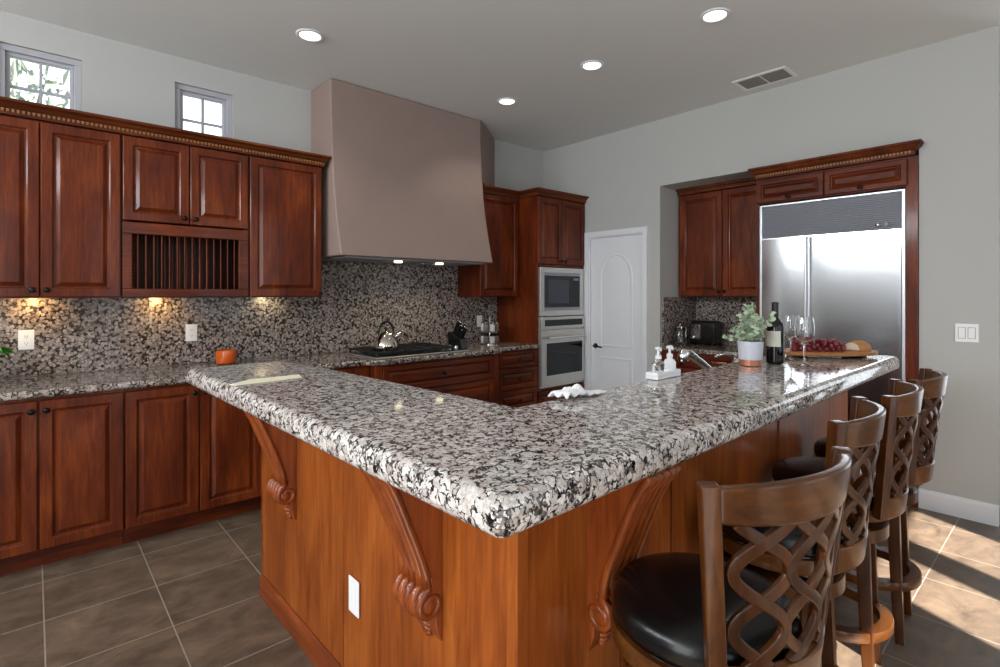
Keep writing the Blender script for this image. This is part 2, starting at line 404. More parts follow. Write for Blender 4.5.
def knob(parent, x, y, z):
    mb = MB().lathe([(0.005, 0), (0.005, 0.012), (0.013, 0.016), (0.0155, 0.022), (0.013, 0.028), (0.006, 0.031)], n=16)
    mb.xf(Matrix.Translation((x, y, z)) @ Matrix.Rotation(R(90), 4, 'X'))
    return mb.done('knob', M['bronze'], parent, smooth=True)
def door(parent, x, z, w, h, kx=None, kz=None, t=0.022, mat=None, fr=0.055, name='door'):
    mb = raised_panel(MB(), x, z, w, h, t, fr)
    d = mb.done(name, mat or M['cherry'], parent)
    if kx is not None: knob(d, kx, -t, kz)
    return d

# ================================================================== the room
H_C = 3.01; YA = 4.12; XB = 4.33
structure(MB().box(-2.9, 6.9, -2.2, 4.4, -0.1, 0).done('floor', M['floor']))
structure(MB().box(-2.9, 6.9, -2.2, 4.4, H_C, H_C + 0.1).done('ceiling', M['ceiling']))
# hood wall with its two small windows
wl = [(-0.155, 0.225), (0.719, 1.082)]; wz = (2.39, 2.836)
mb = MB()
xs = [-2.9, wl[0][0], wl[0][1], wl[1][0], wl[1][1], XB + 0.9]
for i in range(5):
    if i in (1, 3):
        mb.box(xs[i], xs[i + 1], YA, YA + 0.15, 0, wz[0]); mb.box(xs[i], xs[i + 1], YA, YA + 0.15, wz[1], H_C)
    else: mb.box(xs[i], xs[i + 1], YA, YA + 0.15, 0, H_C)
structure(mb.done('wall_back', M['wall']))
for k, (a, b_) in enumerate(wl):
    mb = MB(); z0, z1 = wz
    e = bpy.data.objects.new('window_%d' % (k + 1), None); COL.objects.link(e); e.location = (a, YA, z0); structure(e)
    w = b_ - a; h = z1 - z0; f = 0.036; g = 0.02
    mb.box(0, w, 0.02, 0.11, 0, f).box(0, w, 0.02, 0.11, h - f, h).box(0, f, 0.02, 0.11, f, h - f).box(w - f, w, 0.02, 0.11, f, h - f)
    i0 = f; 
    mb.box(i0, w - i0, 0.04, 0.09, f, f + g).box(i0, w - i0, 0.04, 0.09, h - f - g, h - f).box(i0, i0 + g, 0.04, 0.09, f + g, h - f - g).box(w - i0 - g, w - i0, 0.04, 0.09, f + g, h - f - g)
    mb.done('window_frame', M['winframe'], e, bevel=0.003)
    MB().box(w / 2 - 0.007, w / 2 + 0.007, 0.055, 0.08, f + g, h - f - g).box(f + g, w - f - g, 0.0555, 0.0795, h / 2 - 0.012, h / 2 + 0.002).done('muntin', M['winframe'], e)
    MB().box(f + g, w - f - g, 0.0655, 0.0695, f + g, h - f - g).done('pane', M['winglass'], e)
# fridge wall: door opening, niche opening, free end
NZ = 2.394
DY0, DY1, DZ = 2.81, 3.465, 1.985
mb = MB()
mb.box(XB, XB + 0.12, DY1, YA, 0, H_C).box(XB, XB + 0.12, DY0, DY1, DZ, H_C).box(XB, XB + 0.12, 2.63, DY0, 0, H_C)
mb.box(XB, XB + 0.12, 0.733, 2.63, NZ, H_C).box(XB, XB + 0.12, 0.35, 0.733, 0, H_C)
mb.box(XB + 0.12, 5.08, 2.63, 2.75, 0, H_C).box(4.98, 5.08, 0.35, 2.63, 0, H_C).box(XB + 0.12, 4.98, 0.613, 0.733, 0, H_C)
mb.box(XB + 0.12, 4.98, 0.733, 2.63, NZ, NZ + 0.08).box(XB + 0.12, 6.9, 0.35, 0.47, 0, H_C)
structure(mb.done('wall_right', M['wall']))
# walls behind the camera: glazed doors to the right let the sun in
LW = (-2.75,)
mb = MB()
mb.box(-2.9, -2.75, -1.75, -0.7, 0, H_C).box(-2.9, -2.75, -0.7, 0.7, 2.82, H_C).box(-2.9, -2.75, 3.9, YA, 0, H_C).box(-2.9, -2.75, 0.7, 3.9, 0, 2.36).box(-2.9, -2.75, 0.7, 3.9, 2.82, H_C)  # high slot is made up for the strip lamp on this side
structure(mb.done('wall_left', M['wall']))
BY = -1.65
ops = [(-0.6, 1.2, 0.0, 2.4)]
def sx(xf, yf=0.45): return xf - (yf - BY) * 0.42 / 0.9
gl = [(sx(1.66), sx(2.33)), (sx(2.88), sx(3.36)), (sx(3.55), sx(4.10))]
mb = MB()
cuts = sorted([(-1.45, -0.25)] + gl)  # first gap is added for the fill lamp; the others pass the sun
x = -2.9
for a, b_ in cuts:
    mb.box(x, a, BY - 0.12, BY, 0, H_C); mb.box(a, b_, BY - 0.12, BY, 2.66, H_C); x = b_
mb.box(x, 6.9, BY - 0.12, BY, 0, H_C)
structure(mb.done('wall_front', M['wall']))
structure(MB().box(6.75, 6.9, BY, -1.35, 0, H_C).box(6.75, 6.9, 0.2, 0.35, 0, H_C).box(6.75, 6.9, -1.35, 0.2, 2.45, H_C).done('wall_side', M['wall']))
# baseboards
structure(MB().prism([(0, 0), (-0.016, 0), (-0.016, 0.105), (-0.011, 0.118), (-0.004, 0.124), (0, 0.126)], 0.352, 0.733, 'Y').xf(Matrix.Translation((XB - 0.0005, 0, 0))).done('baseboard_right', M['white']))
structure(MB().box(XB - 0.016, XB, 2.635, 2.79, 0, 0.125).done('baseboard_back', M['white'], bevel=0.003))
# door 1 on the fridge wall
d1 = bpy.data.objects.new('door_1', None); COL.objects.link(d1); d1.location = (XB, 3.465, 0); d1.rotation_euler = (0, 0, R(-90)); structure(d1)
dw = DY1 - DY0
MB().box(0.0, 0.014, 0, 0.12, 0, DZ).box(dw - 0.014, dw, 0, 0.12, 0, DZ).box(0.014, dw - 0.014, 0, 0.12, DZ - 0.014, DZ).box(-0.05, 0.004, -0.015, 0, 0, DZ + 0.05).box(dw - 0.004, dw + 0.045, -0.015, 0, 0, DZ + 0.05).box(0.004, dw - 0.004, -0.015, 0, DZ - 0.004, DZ + 0.05).done('door_casing', M['white'], d1, bevel=0.003)
def arch_ring(x0, x1, z0, z1, ins, rise, n=14):
    x0 += ins; x1 -= ins; z0 += ins; z1 -= ins
    pts = [(x0, z0), (x1, z0)]
    if rise <= 0: pts += [(x1, z1), (x0, z1)]
    else:
        c = (x0 + x1) / 2; hw = (x1 - x0) / 2; zs = z1 - rise
        for i in range(n + 1):
            a = math.pi * i / n
            pts.append((c + hw * math.cos(a), zs + rise * math.sin(a)))
    return pts
mb = MB(); W_ = dw - 0.034; x0 = 0.017; ztop = DZ - 0.018
mb.box(x0, x0 + W_, 0.022, 0.055, 0.008, ztop)
def add_moulded(mb, x0, x1, z0, z1, rise):
    prof = [(0, 0.0225), (0.004, 0.016), (0.014, 0.0145), (0.022, 0.0185), (0.024, 0.0205), (0.030, 0.0205), (0.060, 0.0155)]
    V = [[mb.b.verts.new((px, dy, pz)) for px, pz in arch_ring(x0, x1, z0, z1, ins, rise - ins * 0.4 if rise else 0)] for ins, dy in prof]
    for a, b2 in zip(V, V[1:]):
        n = len(a)
        for i in range(n): mb.b.faces.new((a[i], a[(i + 1) % n], b2[(i + 1) % n], b2[i]))
    mb.b.faces.new(V[-1])
mb.done('door_leaf', M['white'], d1)
leaf = d1.children[-1]
mb = MB(); add_moulded(mb, x0 + 0.115, x0 + W_ - 0.115, 0.86, 1.80, 0.24); mb.done('arched_panel', M['white'], leaf, smooth='auto')
mb = MB(); add_moulded(mb, x0 + 0.115, x0 + W_ - 0.115, 0.12, 0.76, 0); mb.done('lower_panel', M['white'], leaf, smooth='auto')
mb = MB().lathe([(0.026, 0), (0.026, 0.008), (0.012, 0.012), (0.011, 0.04)], n=18).xf(Matrix.Translation((x0 + 0.06, 0.022, 0.86)) @ Matrix.Rotation(R(90), 4, 'X'))
mb.tube([(x0 + 0.06, -0.022, 0.86), (x0 + 0.09, -0.026, 0.862), (x0 + 0.13, -0.024, 0.858), (x0 + 0.165, -0.022, 0.852)], [0.011, 0.010, 0.008, 0.007], 8)
mb.done('door_handle', M['bronze'], d1, smooth=True)
# splayed plaster return on the wall right of the hood
structure(MB().prism([(3.108, 3.745), (3.60, YA), (3.108, YA)], 2.45, H_C, 'Z').done('trim_1', M['plaster']))
# foliage outside the left window
mb = MB()
for i in range(900):
    c = Vector((random.gauss(-0.32, 0.3), random.uniform(5.5, 6.4), random.uniform(2.0, 3.9)))
    q = Euler((random.uniform(0, 6), random.uniform(0, 6), random.uniform(0, 6))).to_matrix()
    l_ = random.uniform(0.05, 0.1)
    vs = [mb.b.verts.new(c + q @ Vector(p)) for p in ((-l_, 0, 0), (0, -l_ * .4, 0.01), (l_, 0, 0), (0, l_ * .4, 0.01))]
    mb.b.faces.new(vs)
for k in range(5):
    mb.tube([(-0.2 + k * 0.05, 5.95, 0), (-0.2 + k * 0.02, 5.95, 2.0), (-0.5 + k * 0.2, 6.0, 3.4)], [0.05, 0.035, 0.01], 6)
t_ = mb.done('garden_tree', M['tree']); tag(t_, 'pale green tree growing outside the left small window', 'tree')

# ================================================================== upper cabinets on the hood wall
UY = 3.79; UZ0, UZ1 = 1.372, 2.335
def carcass(parent, w, h, d, t=0.02, mat=None, openfront=False, y0=0.0):
    mb = MB().box(0, t, y0, d, 0, h).box(w - t, w, y0, d, 0, h).box(t, w - t, y0, d, 0, t).box(t, w - t, y0, d, h - t, h).box(t, w - t, d - 0.01, d, t, h - t)
    # face frame
    mb.box(t, 0.03, y0, y0 + 0.02, t, h - t).box(w - 0.03, w - t, y0, y0 + 0.02, t, h - t).box(0.03, w - 0.03, y0, y0 + 0.02, t, 0.03).box(0.03, w - 0.03, y0, y0 + 0.02, h - 0.03, h - t)
    return mb.done('carcass', mat or M['cherry'], parent)
GU = 'cherry wall cabinets left of the range hood'
def upper(x0, x1, label):
    u = thing('wall_cabinet', (x0, UY, UZ0), 0, label, 'cabinet', GU)
    return u, x1 - x0, UZ1 - UZ0
ub = UZ1 - UZ0
u, w, h = upper(-0.332, 0.386, 'cherry wall cabinet with two tall raised-panel doors above outlet at left')
carcass(u, w, h, YA - UY - 0.004)
door(u, 0.004, 0.006, 0.354, h - 0.012, 0.33, 0.045); door(u, 0.362, 0.006, 0.352, h - 0.012, 0.388, 0.045)
u, w, h = upper(0.388, 1.090, 'cherry wall cabinet with two short doors over open plate rack')
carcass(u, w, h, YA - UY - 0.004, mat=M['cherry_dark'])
zs = 0.455
door(u, 0.006, zs + 0.006, w / 2 - 0.009, h - zs - 0.012, w / 2 - 0.03, zs + 0.04); door(u, w / 2 + 0.003, zs + 0.006, w / 2 - 0.009, h - zs - 0.012, w / 2 + 0.032, zs + 0.04)
# plate rack
mb = MB().box(0.004, w - 0.004, -0.02, 0.0, 0.004, 0.055).box(0.004, w - 0.004, -0.02, 0, 0.382, zs - 0.004).box(0.004, 0.052, -0.02, 0, 0.055, 0.382).box(w - 0.064, w - 0.004, -0.02, 0, 0.055, 0.382)
rk = mb.done('plate_rack', M['cherry_h'], u, bevel=0.004)
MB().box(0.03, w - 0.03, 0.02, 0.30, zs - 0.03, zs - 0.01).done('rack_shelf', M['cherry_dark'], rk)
nd = 14
for i in range(nd):
    xx = 0.062 + (w - 0.125) * (i + 0.5) / nd
    MB().lathe([(0.0045, 0), (0.0045, 0.38)], (xx, 0.012, 0.03), n=10).done('dowel', M['cherry'], rk, smooth='auto')
for i in range(nd):
    xx = 0.062 + (w - 0.125) * (i + 0.5) / nd
    MB().lathe([(0.0045, 0), (0.0045, 0.38)], (xx, 0.17, 0.03), n=8).done('dowel', M['cherry'], rk, smooth='auto')
u, w, h = upper(1.092, 1.600, 'cherry wall cabinet with single wide door touching the range hood')
carcass(u, w, h, YA - UY - 0.004)
door(u, 0.006, 0.006, w - 0.012, h - 0.012, w - 0.022, 0.028)
# crown moulding with dentils
def crown_prof(h=0.075, out=0.055):
    return [(0.03, 0), (-0.010, 0), (-0.012, 0.008), (-0.012, 0.030), (-0.020, 0.034), (-0.026, 0.044), (-0.040, 0.056), (-out + 0.004, h - 0.016), (-out, h - 0.014), (-out, h), (0.03, h)]
def sweep_crown(path, closed=False, h=0.075, out=0.055):
    """path: xy points; outward is to the right of travel"""
    prof = crown_prof(h, out); rings = []
    P = [Vector((p[0], p[1])) for p in path]
    for i, p in enumerate(P):
        dirs = []
        if i > 0: dirs.append((P[i] - P[i - 1]).normalized())
        if i < len(P) - 1: dirs.append((P[i + 1] - P[i]).normalized())
        ns = [Vector((d.y, -d.x)) for d in dirs]
        if len(ns) == 1: nn = ns[0]
        else:
            nn = (ns[0] + ns[1]).normalized(); nn = nn / nn.dot(ns[0])
        rings.append([(p.x + nn.x * -o, p.y + nn.y * -o, z) for o, z in prof])
    return MB().loft(rings)
cm = thing('crown_moulding', (0, 0, UZ1 + 0.002), 0, 'long dentil crown moulding along top of upper cabinets left of hood', 'moulding')
sweep_crown([(-0.332, UY - 0.022), (1.598, UY - 0.022), (1.598, YA - 0.01)], out=0.05).done('moulding', M['crown'], cm, smooth='auto')
mb = MB(); x = -0.33
while x < 1.6:
    mb.box(x, x + 0.011, UY - 0.022 - 0.020, UY - 0.022 - 0.0115, 0.012, 0.027); x += 0.0205
d_ = mb.done('dentil_strip', M['dentil'], cm); d_['label'] = 'gilded row of small dentil blocks'
# under-cabinet lamps
for x in (0.0, 0.62, 1.30):
    light('under_cabinet_lamp', 'SPOT', (x, YA - 0.12, UZ0 - 0.02), (R(58), 0, 0), 2.4 if x < 1 else 1.0, (1, 0.62, 0.24) if x < 1 else (1, 0.86, 0.5), 0.03, spot=R(150))
# ================================================================== base cabinets on the hood wall
BYF = 3.53; BD = YA - BYF - 0.012; BZ0, BZ1 = 0.10, 0.872
GB = 'cherry base cabinets under the granite counter'
def base(x0, x1, yf, label, toe=0.075):
    b_ = thing('base_cabinet', (x0, yf, 0), 0, label, 'cabinet', GB)
    w = x1 - x0; d = YA - yf - 0.004
    MB().box(0, w, 0.0, d, BZ0, BZ1).done('carcass', M['cherry'], b_)
    MB().box(0, w, 0.05, d, 0, BZ0 - 0.001).done('toe_kick', M['cherry_h'], b_)
    return b_, w
b_, w = base(-0.332, 0.374, BYF, 'cherry base cabinet with two doors beneath the counter at left edge')
hh = 0.735
door(b_, 0.004, BZ0 + 0.004, 0.345, hh + 0.018, 0.325, 0.808); door(b_, 0.357, BZ0 + 0.004, 0.345, hh + 0.018, 0.383, 0.808)
b_, w = base(0.376, 1.102, BYF, 'cherry base cabinet with two doors beside the bar end')
door(b_, 0.004, BZ0 + 0.004, 0.355, hh + 0.018, 0.335, 0.812); door(b_, 0.367, BZ0 + 0.004, 0.355, hh + 0.018, 0.393, 0.812)
b_, w = base(1.104, 1.848, BYF, 'cherry base cabinet between bar end and cooktop drawers')
door(b_, 0.004, BZ0 + 0.004, 0.366, hh + 0.018); door(b_, 0.374, BZ0 + 0.004, 0.366, hh + 0.018)
# cooktop drawer unit, standing proud
CY = 3.445
b_, w = base(1.85, 3.045, CY, 'wide cherry drawer unit under the cooktop')
def drawer(parent, x, z, w, h, kn=True, fr=0.045):
    mb = raised_panel(MB(), x, z, w, h, 0.022, fr); d = mb.done('drawer', M['cherry_h'], parent)
    if kn: knob(d, x + w / 2, -0.022, z + h / 2)
MB().box(0.0, 0.055, -0.018, 0.0, BZ0, BZ1).box(w - 0.055, w, -0.018, 0, BZ0, BZ1).done('pilaster', M['cherry'], b_, bevel=0.005)
drawer(b_, 0.06, 0.665, w - 0.12, 0.197); drawer(b_, 0.06, 0.40, w - 0.12, 0.255); drawer(b_, 0.06, 0.108, w - 0.12, 0.283)
b_, w = base(3.047, 3.612, BYF, 'cherry three-drawer unit left of the oven tower')
drawer(b_, 0.075, 0.715, w - 0.08, 0.15, fr=0.03); drawer(b_, 0.075, 0.515, w - 0.08, 0.19); drawer(b_, 0.075, 0.32, w - 0.08, 0.185); drawer(b_, 0.075, 0.108, w - 0.08, 0.20)
# ================================================================== granite counter and backsplash on the hood wall
mb = MB().prism([(-0.34, 3.49), (1.80, 3.49), (1.835, 3.405), (3.06, 3.405), (3.085, 3.49), (3.615, 3.49), (3.615, YA - 0.024), (-0.34, YA - 0.024)], 0.874, 0.914, 'Z')
tag(mb.done('granite_countertop', M['counter_granite'], bevel=0.014, seg=4), 'speckled granite countertop along the hood wall holding cooktop and kettle', 'countertop')
mb = MB().box(-0.34, 1.604, YA - 0.022, YA - 0.002, 0.9155, UZ0 + 0.0).box(1.604, 3.104, YA - 0.022, YA - 0.002, 0.9155, 1.672).box(3.104, 3.614, YA - 0.022, YA - 0.002, 0.9155, 1.366)
tag(mb.done('backsplash', M['splash_granite']), 'pebbled granite backsplash on wall below the hood and upper cabinets', 'backsplash')
# ================================================================== range hood
hd = thing('range_hood', (1.652, YA, 1.675), 0, 'large mauve plaster range hood flaring out above the cooktop', 'range hood')
HW = 1.452; zt = H_C - 1.675 - 0.003
prof = []
for i in range(15):
    t = i / 14; z = zt * t
    out = 0.375 + 0.175 * (1 - t) ** 2.3
    prof.append((-out, z))
poly = [(-0.003, 0)] + prof + [(-0.003, zt)]
MB().prism(poly, 0, HW, 'X').done('plaster_shell', M['plaster'], hd, bevel=0.012, seg=3, angle=50)
MB().box(0.06, HW - 0.06, -0.50, -0.03, -0.012, 0.0).done('filter_insert', M['grille'], hd, bevel=0.004)
for x in (0.56, 0.965):
    l_ = MB().lathe([(0.03, 0), (0.035, -0.012), (0.032, -0.02)], (x, -0.40, -0.006), n=20).done('hood_lamp', M['lamp_warm'], hd, smooth=True)
for x in (0.76, 0.86):
    MB().lathe([(0.010, 0), (0.010, -0.012), (0.006, -0.016)], (x, -0.46, -0.02), n=12).done('control_knob', M['chrome'], hd, smooth=True)
for x in (0.56, 0.965):
    light('hood_lamp_light', 'SPOT', (1.652 + x, YA - 0.40, 1.63), (0, 0, 0), 3.5, (1, 0.86, 0.62), 0.03, spot=R(130))
# ================================================================== upper cabinet right of hood
u = thing('wall_cabinet', (3.110, UY, 1.367), 0, 'cherry wall cabinet with one door between hood and oven tower', 'cabinet', 'cherry cabinets right of the hood')
w = 0.502; h = 0.975
carcass(u, w, h, YA - UY - 0.004)
door(u, 0.006, 0.006, w - 0.012, h - 0.012, None)
# ================================================================== oven tower
TX = 3.624; TW = XB - TX - 0.004; TY = 3.53; TH = 2.345
ot = thing('oven_tower', (TX, TY, 0), 0, 'tall cherry oven cabinet housing microwave and wall oven', 'cabinet', 'cherry cabinets right of the hood')
td = YA - TY - 0.004
MB().box(0, 0.022, 0.0, td, 0, TH).done('side_panel', M['cherry'], ot)
MB().box(TW - 0.022, TW, 0.0, td, 0, TH).done('side_panel', M['cherry'], ot)
MB().box(0.022, TW - 0.022, 0.02, td, TH - 0.02, TH).box(0.022, TW - 0.022, 0.0, td, 1.665, 1.685).box(0.022, TW - 0.022, 0.0, td, 0.455, 0.475).box(0.022, TW - 0.022, 0.05, td, 0, 0.1).box(0.022, TW - 0.022, td - 0.01, td, 0.475, 1.665).done('carcass', M['cherry'], ot)
dw2 = (TW - 0.012) / 2
door(ot, 0.004, 1.69, dw2, TH - 1.695, dw2 - 0.025, 1.72, fr=0.05); door(ot, dw2 + 0.008, 1.69, dw2, TH - 1.695, dw2 + 0.035, 1.72, fr=0.05)
drawer(ot, 0.006, 0.11, TW - 0.012, 0.34)
# crown over both
cr = thing('crown_moulding', (0, 0, 2.346), 0, 'plain crown moulding stepping around top of oven tower', 'moulding')
sweep_crown([(3.112, UY - 0.024), (TX - 0.003, UY - 0.024), (TX - 0.003, TY - 0.024), (XB - 0.004, TY - 0.024)], h=0.062, out=0.05).done('moulding', M['crown'], cr, smooth='auto')
# microwave
mw = thing('microwave', (TX + 0.024, TY - 0.024, 1.178), 0, 'stainless built-in microwave with dark window above wall oven', 'microwave')
ww = TW - 0.048; hh = 0.478
MB().box(0, ww, 0, 0.03, 0, 0.055).box(0, ww, 0, 0.03, hh - 0.05, hh).box(0, 0.055, 0, 0.03, 0.055, hh - 0.05).box(ww - 0.055, ww, 0, 0.03, 0.055, hh - 0.05).done('trim_frame', M['steel'], mw, bevel=0.003)
MB().box(0.056, ww - 0.056, 0.006, 0.45, 0.056, hh - 0.051).done('body', M['grille'], mw)
MB().box(0.066, ww - 0.19, 0.000, 0.0055, 0.085, hh - 0.08).done('door', M['dglass'], mw, bevel=0.002)
MB().box(0.11, ww - 0.235, -0.002, -0.0005, 0.125, hh - 0.12).done('window', plain('microwave_window', (58, 64, 72), 0.25), mw)
MB().box(ww - 0.185, ww - 0.066, 0.000, 0.0055, 0.085, hh - 0.08).done('control_panel', M['black'], mw, bevel=0.002)
MB().box(ww - 0.165, ww - 0.085, -0.002, -0.0005, hh - 0.125, hh - 0.10).done('display', plain('microwave_display', (120, 130, 140), 0.2), mw)
# wall oven
ov = thing('wall_oven', (TX + 0.024, TY - 0.024, 0.478), 0, 'stainless wall oven with dark glass door below microwave', 'oven')
hh = 0.692
MB().box(0.03, ww - 0.03, 0.03, 0.5, 0.02, hh - 0.02).box(0, ww, 0.012, 0.0295, 0, hh).done('body', M['steel'], ov)
MB().box(0.004, ww - 0.004, -0.012, 0.0115, 0.575, hh - 0.004).done('control_panel', M['steel'], ov, bevel=0.004)
MB().box(0.05, ww - 0.04, -0.0145, -0.0125, 0.602, hh - 0.028).done('display', M['dglass'], ov)
od = MB().box(0.004, ww - 0.004, -0.014, 0.0115, 0.02, 0.562).done('door', M['steel'], ov, bevel=0.004)
MB().box(0.075, ww - 0.045, -0.0165, -0.0145, 0.12, 0.435).done('window', M['dglass'], od)
mb = MB().tube([(0.06, -0.055, 0.49), (ww - 0.06, -0.055, 0.49)], 0.012, 12).box(0.07, 0.09, -0.05, -0.0145, 0.482, 0.498).box(ww - 0.09, ww - 0.07, -0.05, -0.0145, 0.482, 0.498)
mb.done('handle', M['chrome'], od, smooth='auto')
# ================================================================== niche and fridge
NX = 4.98
# wall cabinet in the niche
u = thing('wall_cabinet', (4.65, 2.622, 1.37), -90, 'cherry wall cabinet with two doors in niche left of refrigerator', 'cabinet', 'cherry cabinets around the refrigerator')
w = 0.862; h = 0.965
MB().box(0, w, 0, 0.32, 0, h).done('carcass', M['cherry'], u)
door(u, 0.02, 0.006, 0.413, h - 0.012, 0.41, 0.05); door(u, 0.438, 0.006, 0.413, h - 0.012, 0.462, 0.05)
cr = thing('crown_moulding', (0, 0, 2.337), 0, 'short crown moulding above the niche wall cabinet', 'moulding')
sweep_crown([(4.628, 2.618), (4.628, 1.79)], h=0.05, out=0.04).done('moulding', M['crown'], cr, smooth='auto')
# base cabinet, counter and splash in the niche
u = thing('base_cabinet', (4.345, 2.622, 0), -90, 'cherry base cabinet in niche under toaster counter', 'cabinet', 'cherry cabinets around the refrigerator')
MB().box(0, w, 0, 0.62, 0.1, 0.872).done('carcass', M['cherry'], u); MB().box(0, w, 0.05, 0.62, 0, 0.099).done('toe_kick', M['cherry_h'], u)
drawer(u, 0.006, 0.70, 0.42, 0.16, fr=0.03); drawer(u, 0.434, 0.70, 0.42, 0.16, fr=0.03)
door(u, 0.006, 0.106, 0.42, 0.585, 0.40, 0.64); door(u, 0.434, 0.106, 0.42, 0.585, 0.46, 0.64)
tag(MB().box(4.318, NX - 0.022, 1.758, 2.609, 0.874, 0.914).done('granite_countertop', M['counter_granite'], bevel=0.012, seg=3), 'small granite countertop in the niche holding the black toaster', 'countertop')
mb = MB().box(NX - 0.021, NX - 0.001, 1.758, 2.628, 0.9155, 1.368).box(4.36, NX - 0.0215, 2.610, 2.628, 0.9155, 1.366)
tag(mb.done('backsplash', M['splash_granite']), 'granite backsplash behind the toaster in niche', 'backsplash')
# fridge cabinet surround
FX = 4.305
fs = thing('refrigerator_surround', (FX, 1.756, 0), -90, 'cherry cabinet surround with two small doors above refrigerator', 'cabinet', 'cherry cabinets around the refrigerator')
FW = 1.756 - 0.735
MB().box(0, 0.022, 0.0, 0.665, 0, 2.30).done('side_panel', M['cherry'], fs)
MB().box(FW - 0.062, FW, 0.0, 0.665, 0, 2.30).done('side_panel', M['cherry'], fs)
MB().box(0.022, FW - 0.062, 0.002, 0.665, 2.105, 2.30).done('carcass', M['cherry_h'], fs)
fd = (FW - 0.062 - 0.022)
door(fs, 0.008, 2.112, 0.472, 0.172, 0.245, 2.135, mat=M['cherry_h'], fr=0.04); door(fs, 0.486, 2.112, fd + 0.022 - 0.486 + 0.01, 0.172, 0.71, 2.135, mat=M['cherry_h'], fr=0.04)
cr = thing('crown_moulding', (0, 0, 2.302), 0, 'dentil crown moulding above the refrigerator cabinet', 'moulding')
sweep_crown([(XB - 0.001, 1.742), (FX - 0.022, 1.742), (FX - 0.022, 0.757), (XB - 0.001, 0.757)], h=0.085, out=0.05).done('moulding', M['crown'], cr, smooth='auto')
mb = MB(); y = 0.765
while y < 1.73:
    mb.box(FX - 0.022 - 0.020, FX - 0.022 - 0.0115, y, y + 0.011, 0.012, 0.028); y += 0.0205
mb.done('dentil_strip', M['dentil'], cr)
# refrigerator
fr = thing('refrigerator', (FX + 0.004, 1.7275, 0), -90, 'stainless side-by-side refrigerator with louvred top grille', 'refrigerator')
fw = 0.928
MB().box(0.0, fw, 0.03, 0.64, 0.0, 2.085).done('body', M['steel_v'], fr)
MB().box(0, 0.018, -0.012, 0.0295, 0.1, 2.092).box(fw - 0.018, fw, -0.012, 0.0295, 0.1, 2.092).box(0.018, fw - 0.018, -0.012, 0.0295, 2.078, 2.092).done('trim_frame', plain('bright_steel_trim', (224, 226, 232), 0.25, metal=0.4), fr, bevel=0.002)
mb = MB().box(0.0185, fw - 0.0185, 0.008, 0.0295, 1.828, 2.077); z = 1.832
while z < 2.072:
    mb.prism([(0.008, z), (-0.006, z + 0.0085), (0.008, z + 0.0110)], 0.0185, fw - 0.0185, 'X'); z += 0.0136
mb.done('louvre_grille', M['grille'], fr)
for x, m_ in ((0.775, M['chrome']), (0.825, M['grille'])):
    MB().lathe([(0.013, 0), (0.013, 0.006), (0.009, 0.009)], n=16).xf(Matrix.Translation((x, -0.009, 1.868)) @ Matrix.Rotation(R(90), 4, 'X')).done('badge', m_, fr, smooth='auto')
def bowed(x0, x1, z0, z1, bow=0.006, n=10):
    """door skin bowed slightly outward"""
    mb = MB(); rings = []
    pts = []
    for i in range(n + 1):
        t = i / n; pts.append((x0 + (x1 - x0) * t, -0.018 - bow * (1 - (2 * t - 1) ** 2)))
    poly = [(x0, 0.0285)] + pts + [(x1, 0.0285)]
    # gentle vertical bow as well
    m = 12; R_ = []
    for k in range(m + 1):
        t = k / m; zz = z0 + (z1 - z0) * t; o = -0.001 * (1 - (2 * t - 1) ** 2)
        R_.append([(px, py + (o if py < 0 else 0), zz) for px, py in poly])
    return mb.loft(R_)
xs_ = 0.345
bowed(0.020, xs_ - 0.016, 0.11, 1.815).done('freezer_door', M['steel_v'], fr, smooth='auto')
bowed(xs_ + 0.026, fw - 0.020, 0.11, 1.815).done('fridge_door', M['steel_v'], fr, smooth='auto')
for x in (xs_ - 0.014, xs_ + 0.006):
    MB().box(x, x + 0.016, -0.045, 0.029, 0.11, 1.822).done('handle', plain('bright_handle_trim', (226, 228, 234), 0.2, metal=0.5), fr, bevel=0.004)
MB().box(0.0185, fw - 0.0185, -0.03, 0.029, 1.8165, 1.8275).done('hinge_cover', M['chrome'], fr)
MB().box(0.02, fw - 0.02, 0.0, 0.029, 0.0, 0.1).done('kick_plate', M['grille'], fr)

# ================================================================== the bar
isl = thing('island', (0.824, 0.865, 0), 0.6, 'cherry panelled island base wrapping a corner beneath raised granite bar', 'island')
IL, IW, IT, IZ = 1.68, 2.53, 0.12, 0.996    # side length, front length, knee-wall thickness, height
MB().prism([(0, 0), (IW, 0), (IW, IT), (IT, IT), (IT, IL), (0, IL)], 0.0, IZ, 'Z').done('knee_wall', M['alder'], isl)
# side panels (facing -x) and front panels (facing -y)
ys = [0.012, 0.885, IL]
MB().box(-0.014, -0.0005, 0.02, 0.844, 0.10, IZ).done('side_panel', M['alder'], isl, bevel=0.002)
MB().box(-0.014, -0.0005, 0.848, IL - 0.012, 0.10, IZ).done('side_panel', M['alder'], isl, bevel=0.002)
MB().box(-0.016, 0.0, IL - 0.011, IL + 0.004, 0.1, IZ).done('end_strip', M['alder_trim'], isl, bevel=0.002)
MB().box(-0.018, 0.018, -0.018, 0.018, 0.10, IZ).done('corner_post', M['alder'], isl, bevel=0.003)
for a, c in ((0.02, 0.235), (0.237, 0.648), (0.738, 1.515), (1.60, 2.20), (2.205, 2.525)):
    MB().box(a, c, -0.014, -0.0005, 0.10, IZ).done('front_panel', M['alder'], isl, bevel=0.002)
for a, c in ((0.650, 0.736), (1.517, 1.598)):
    MB().box(a, c, -0.020, -0.0005, 0.10, IZ).done('stile', M['alder'], isl, bevel=0.004)
bmp = [(0, 0), (-0.024, 0), (-0.024, 0.078), (-0.021, 0.088), (-0.016, 0.098), (0, 0.0995)]
sweep = [(0, IL + 0.004), (0, 0), (IW, 0)]
rings = []
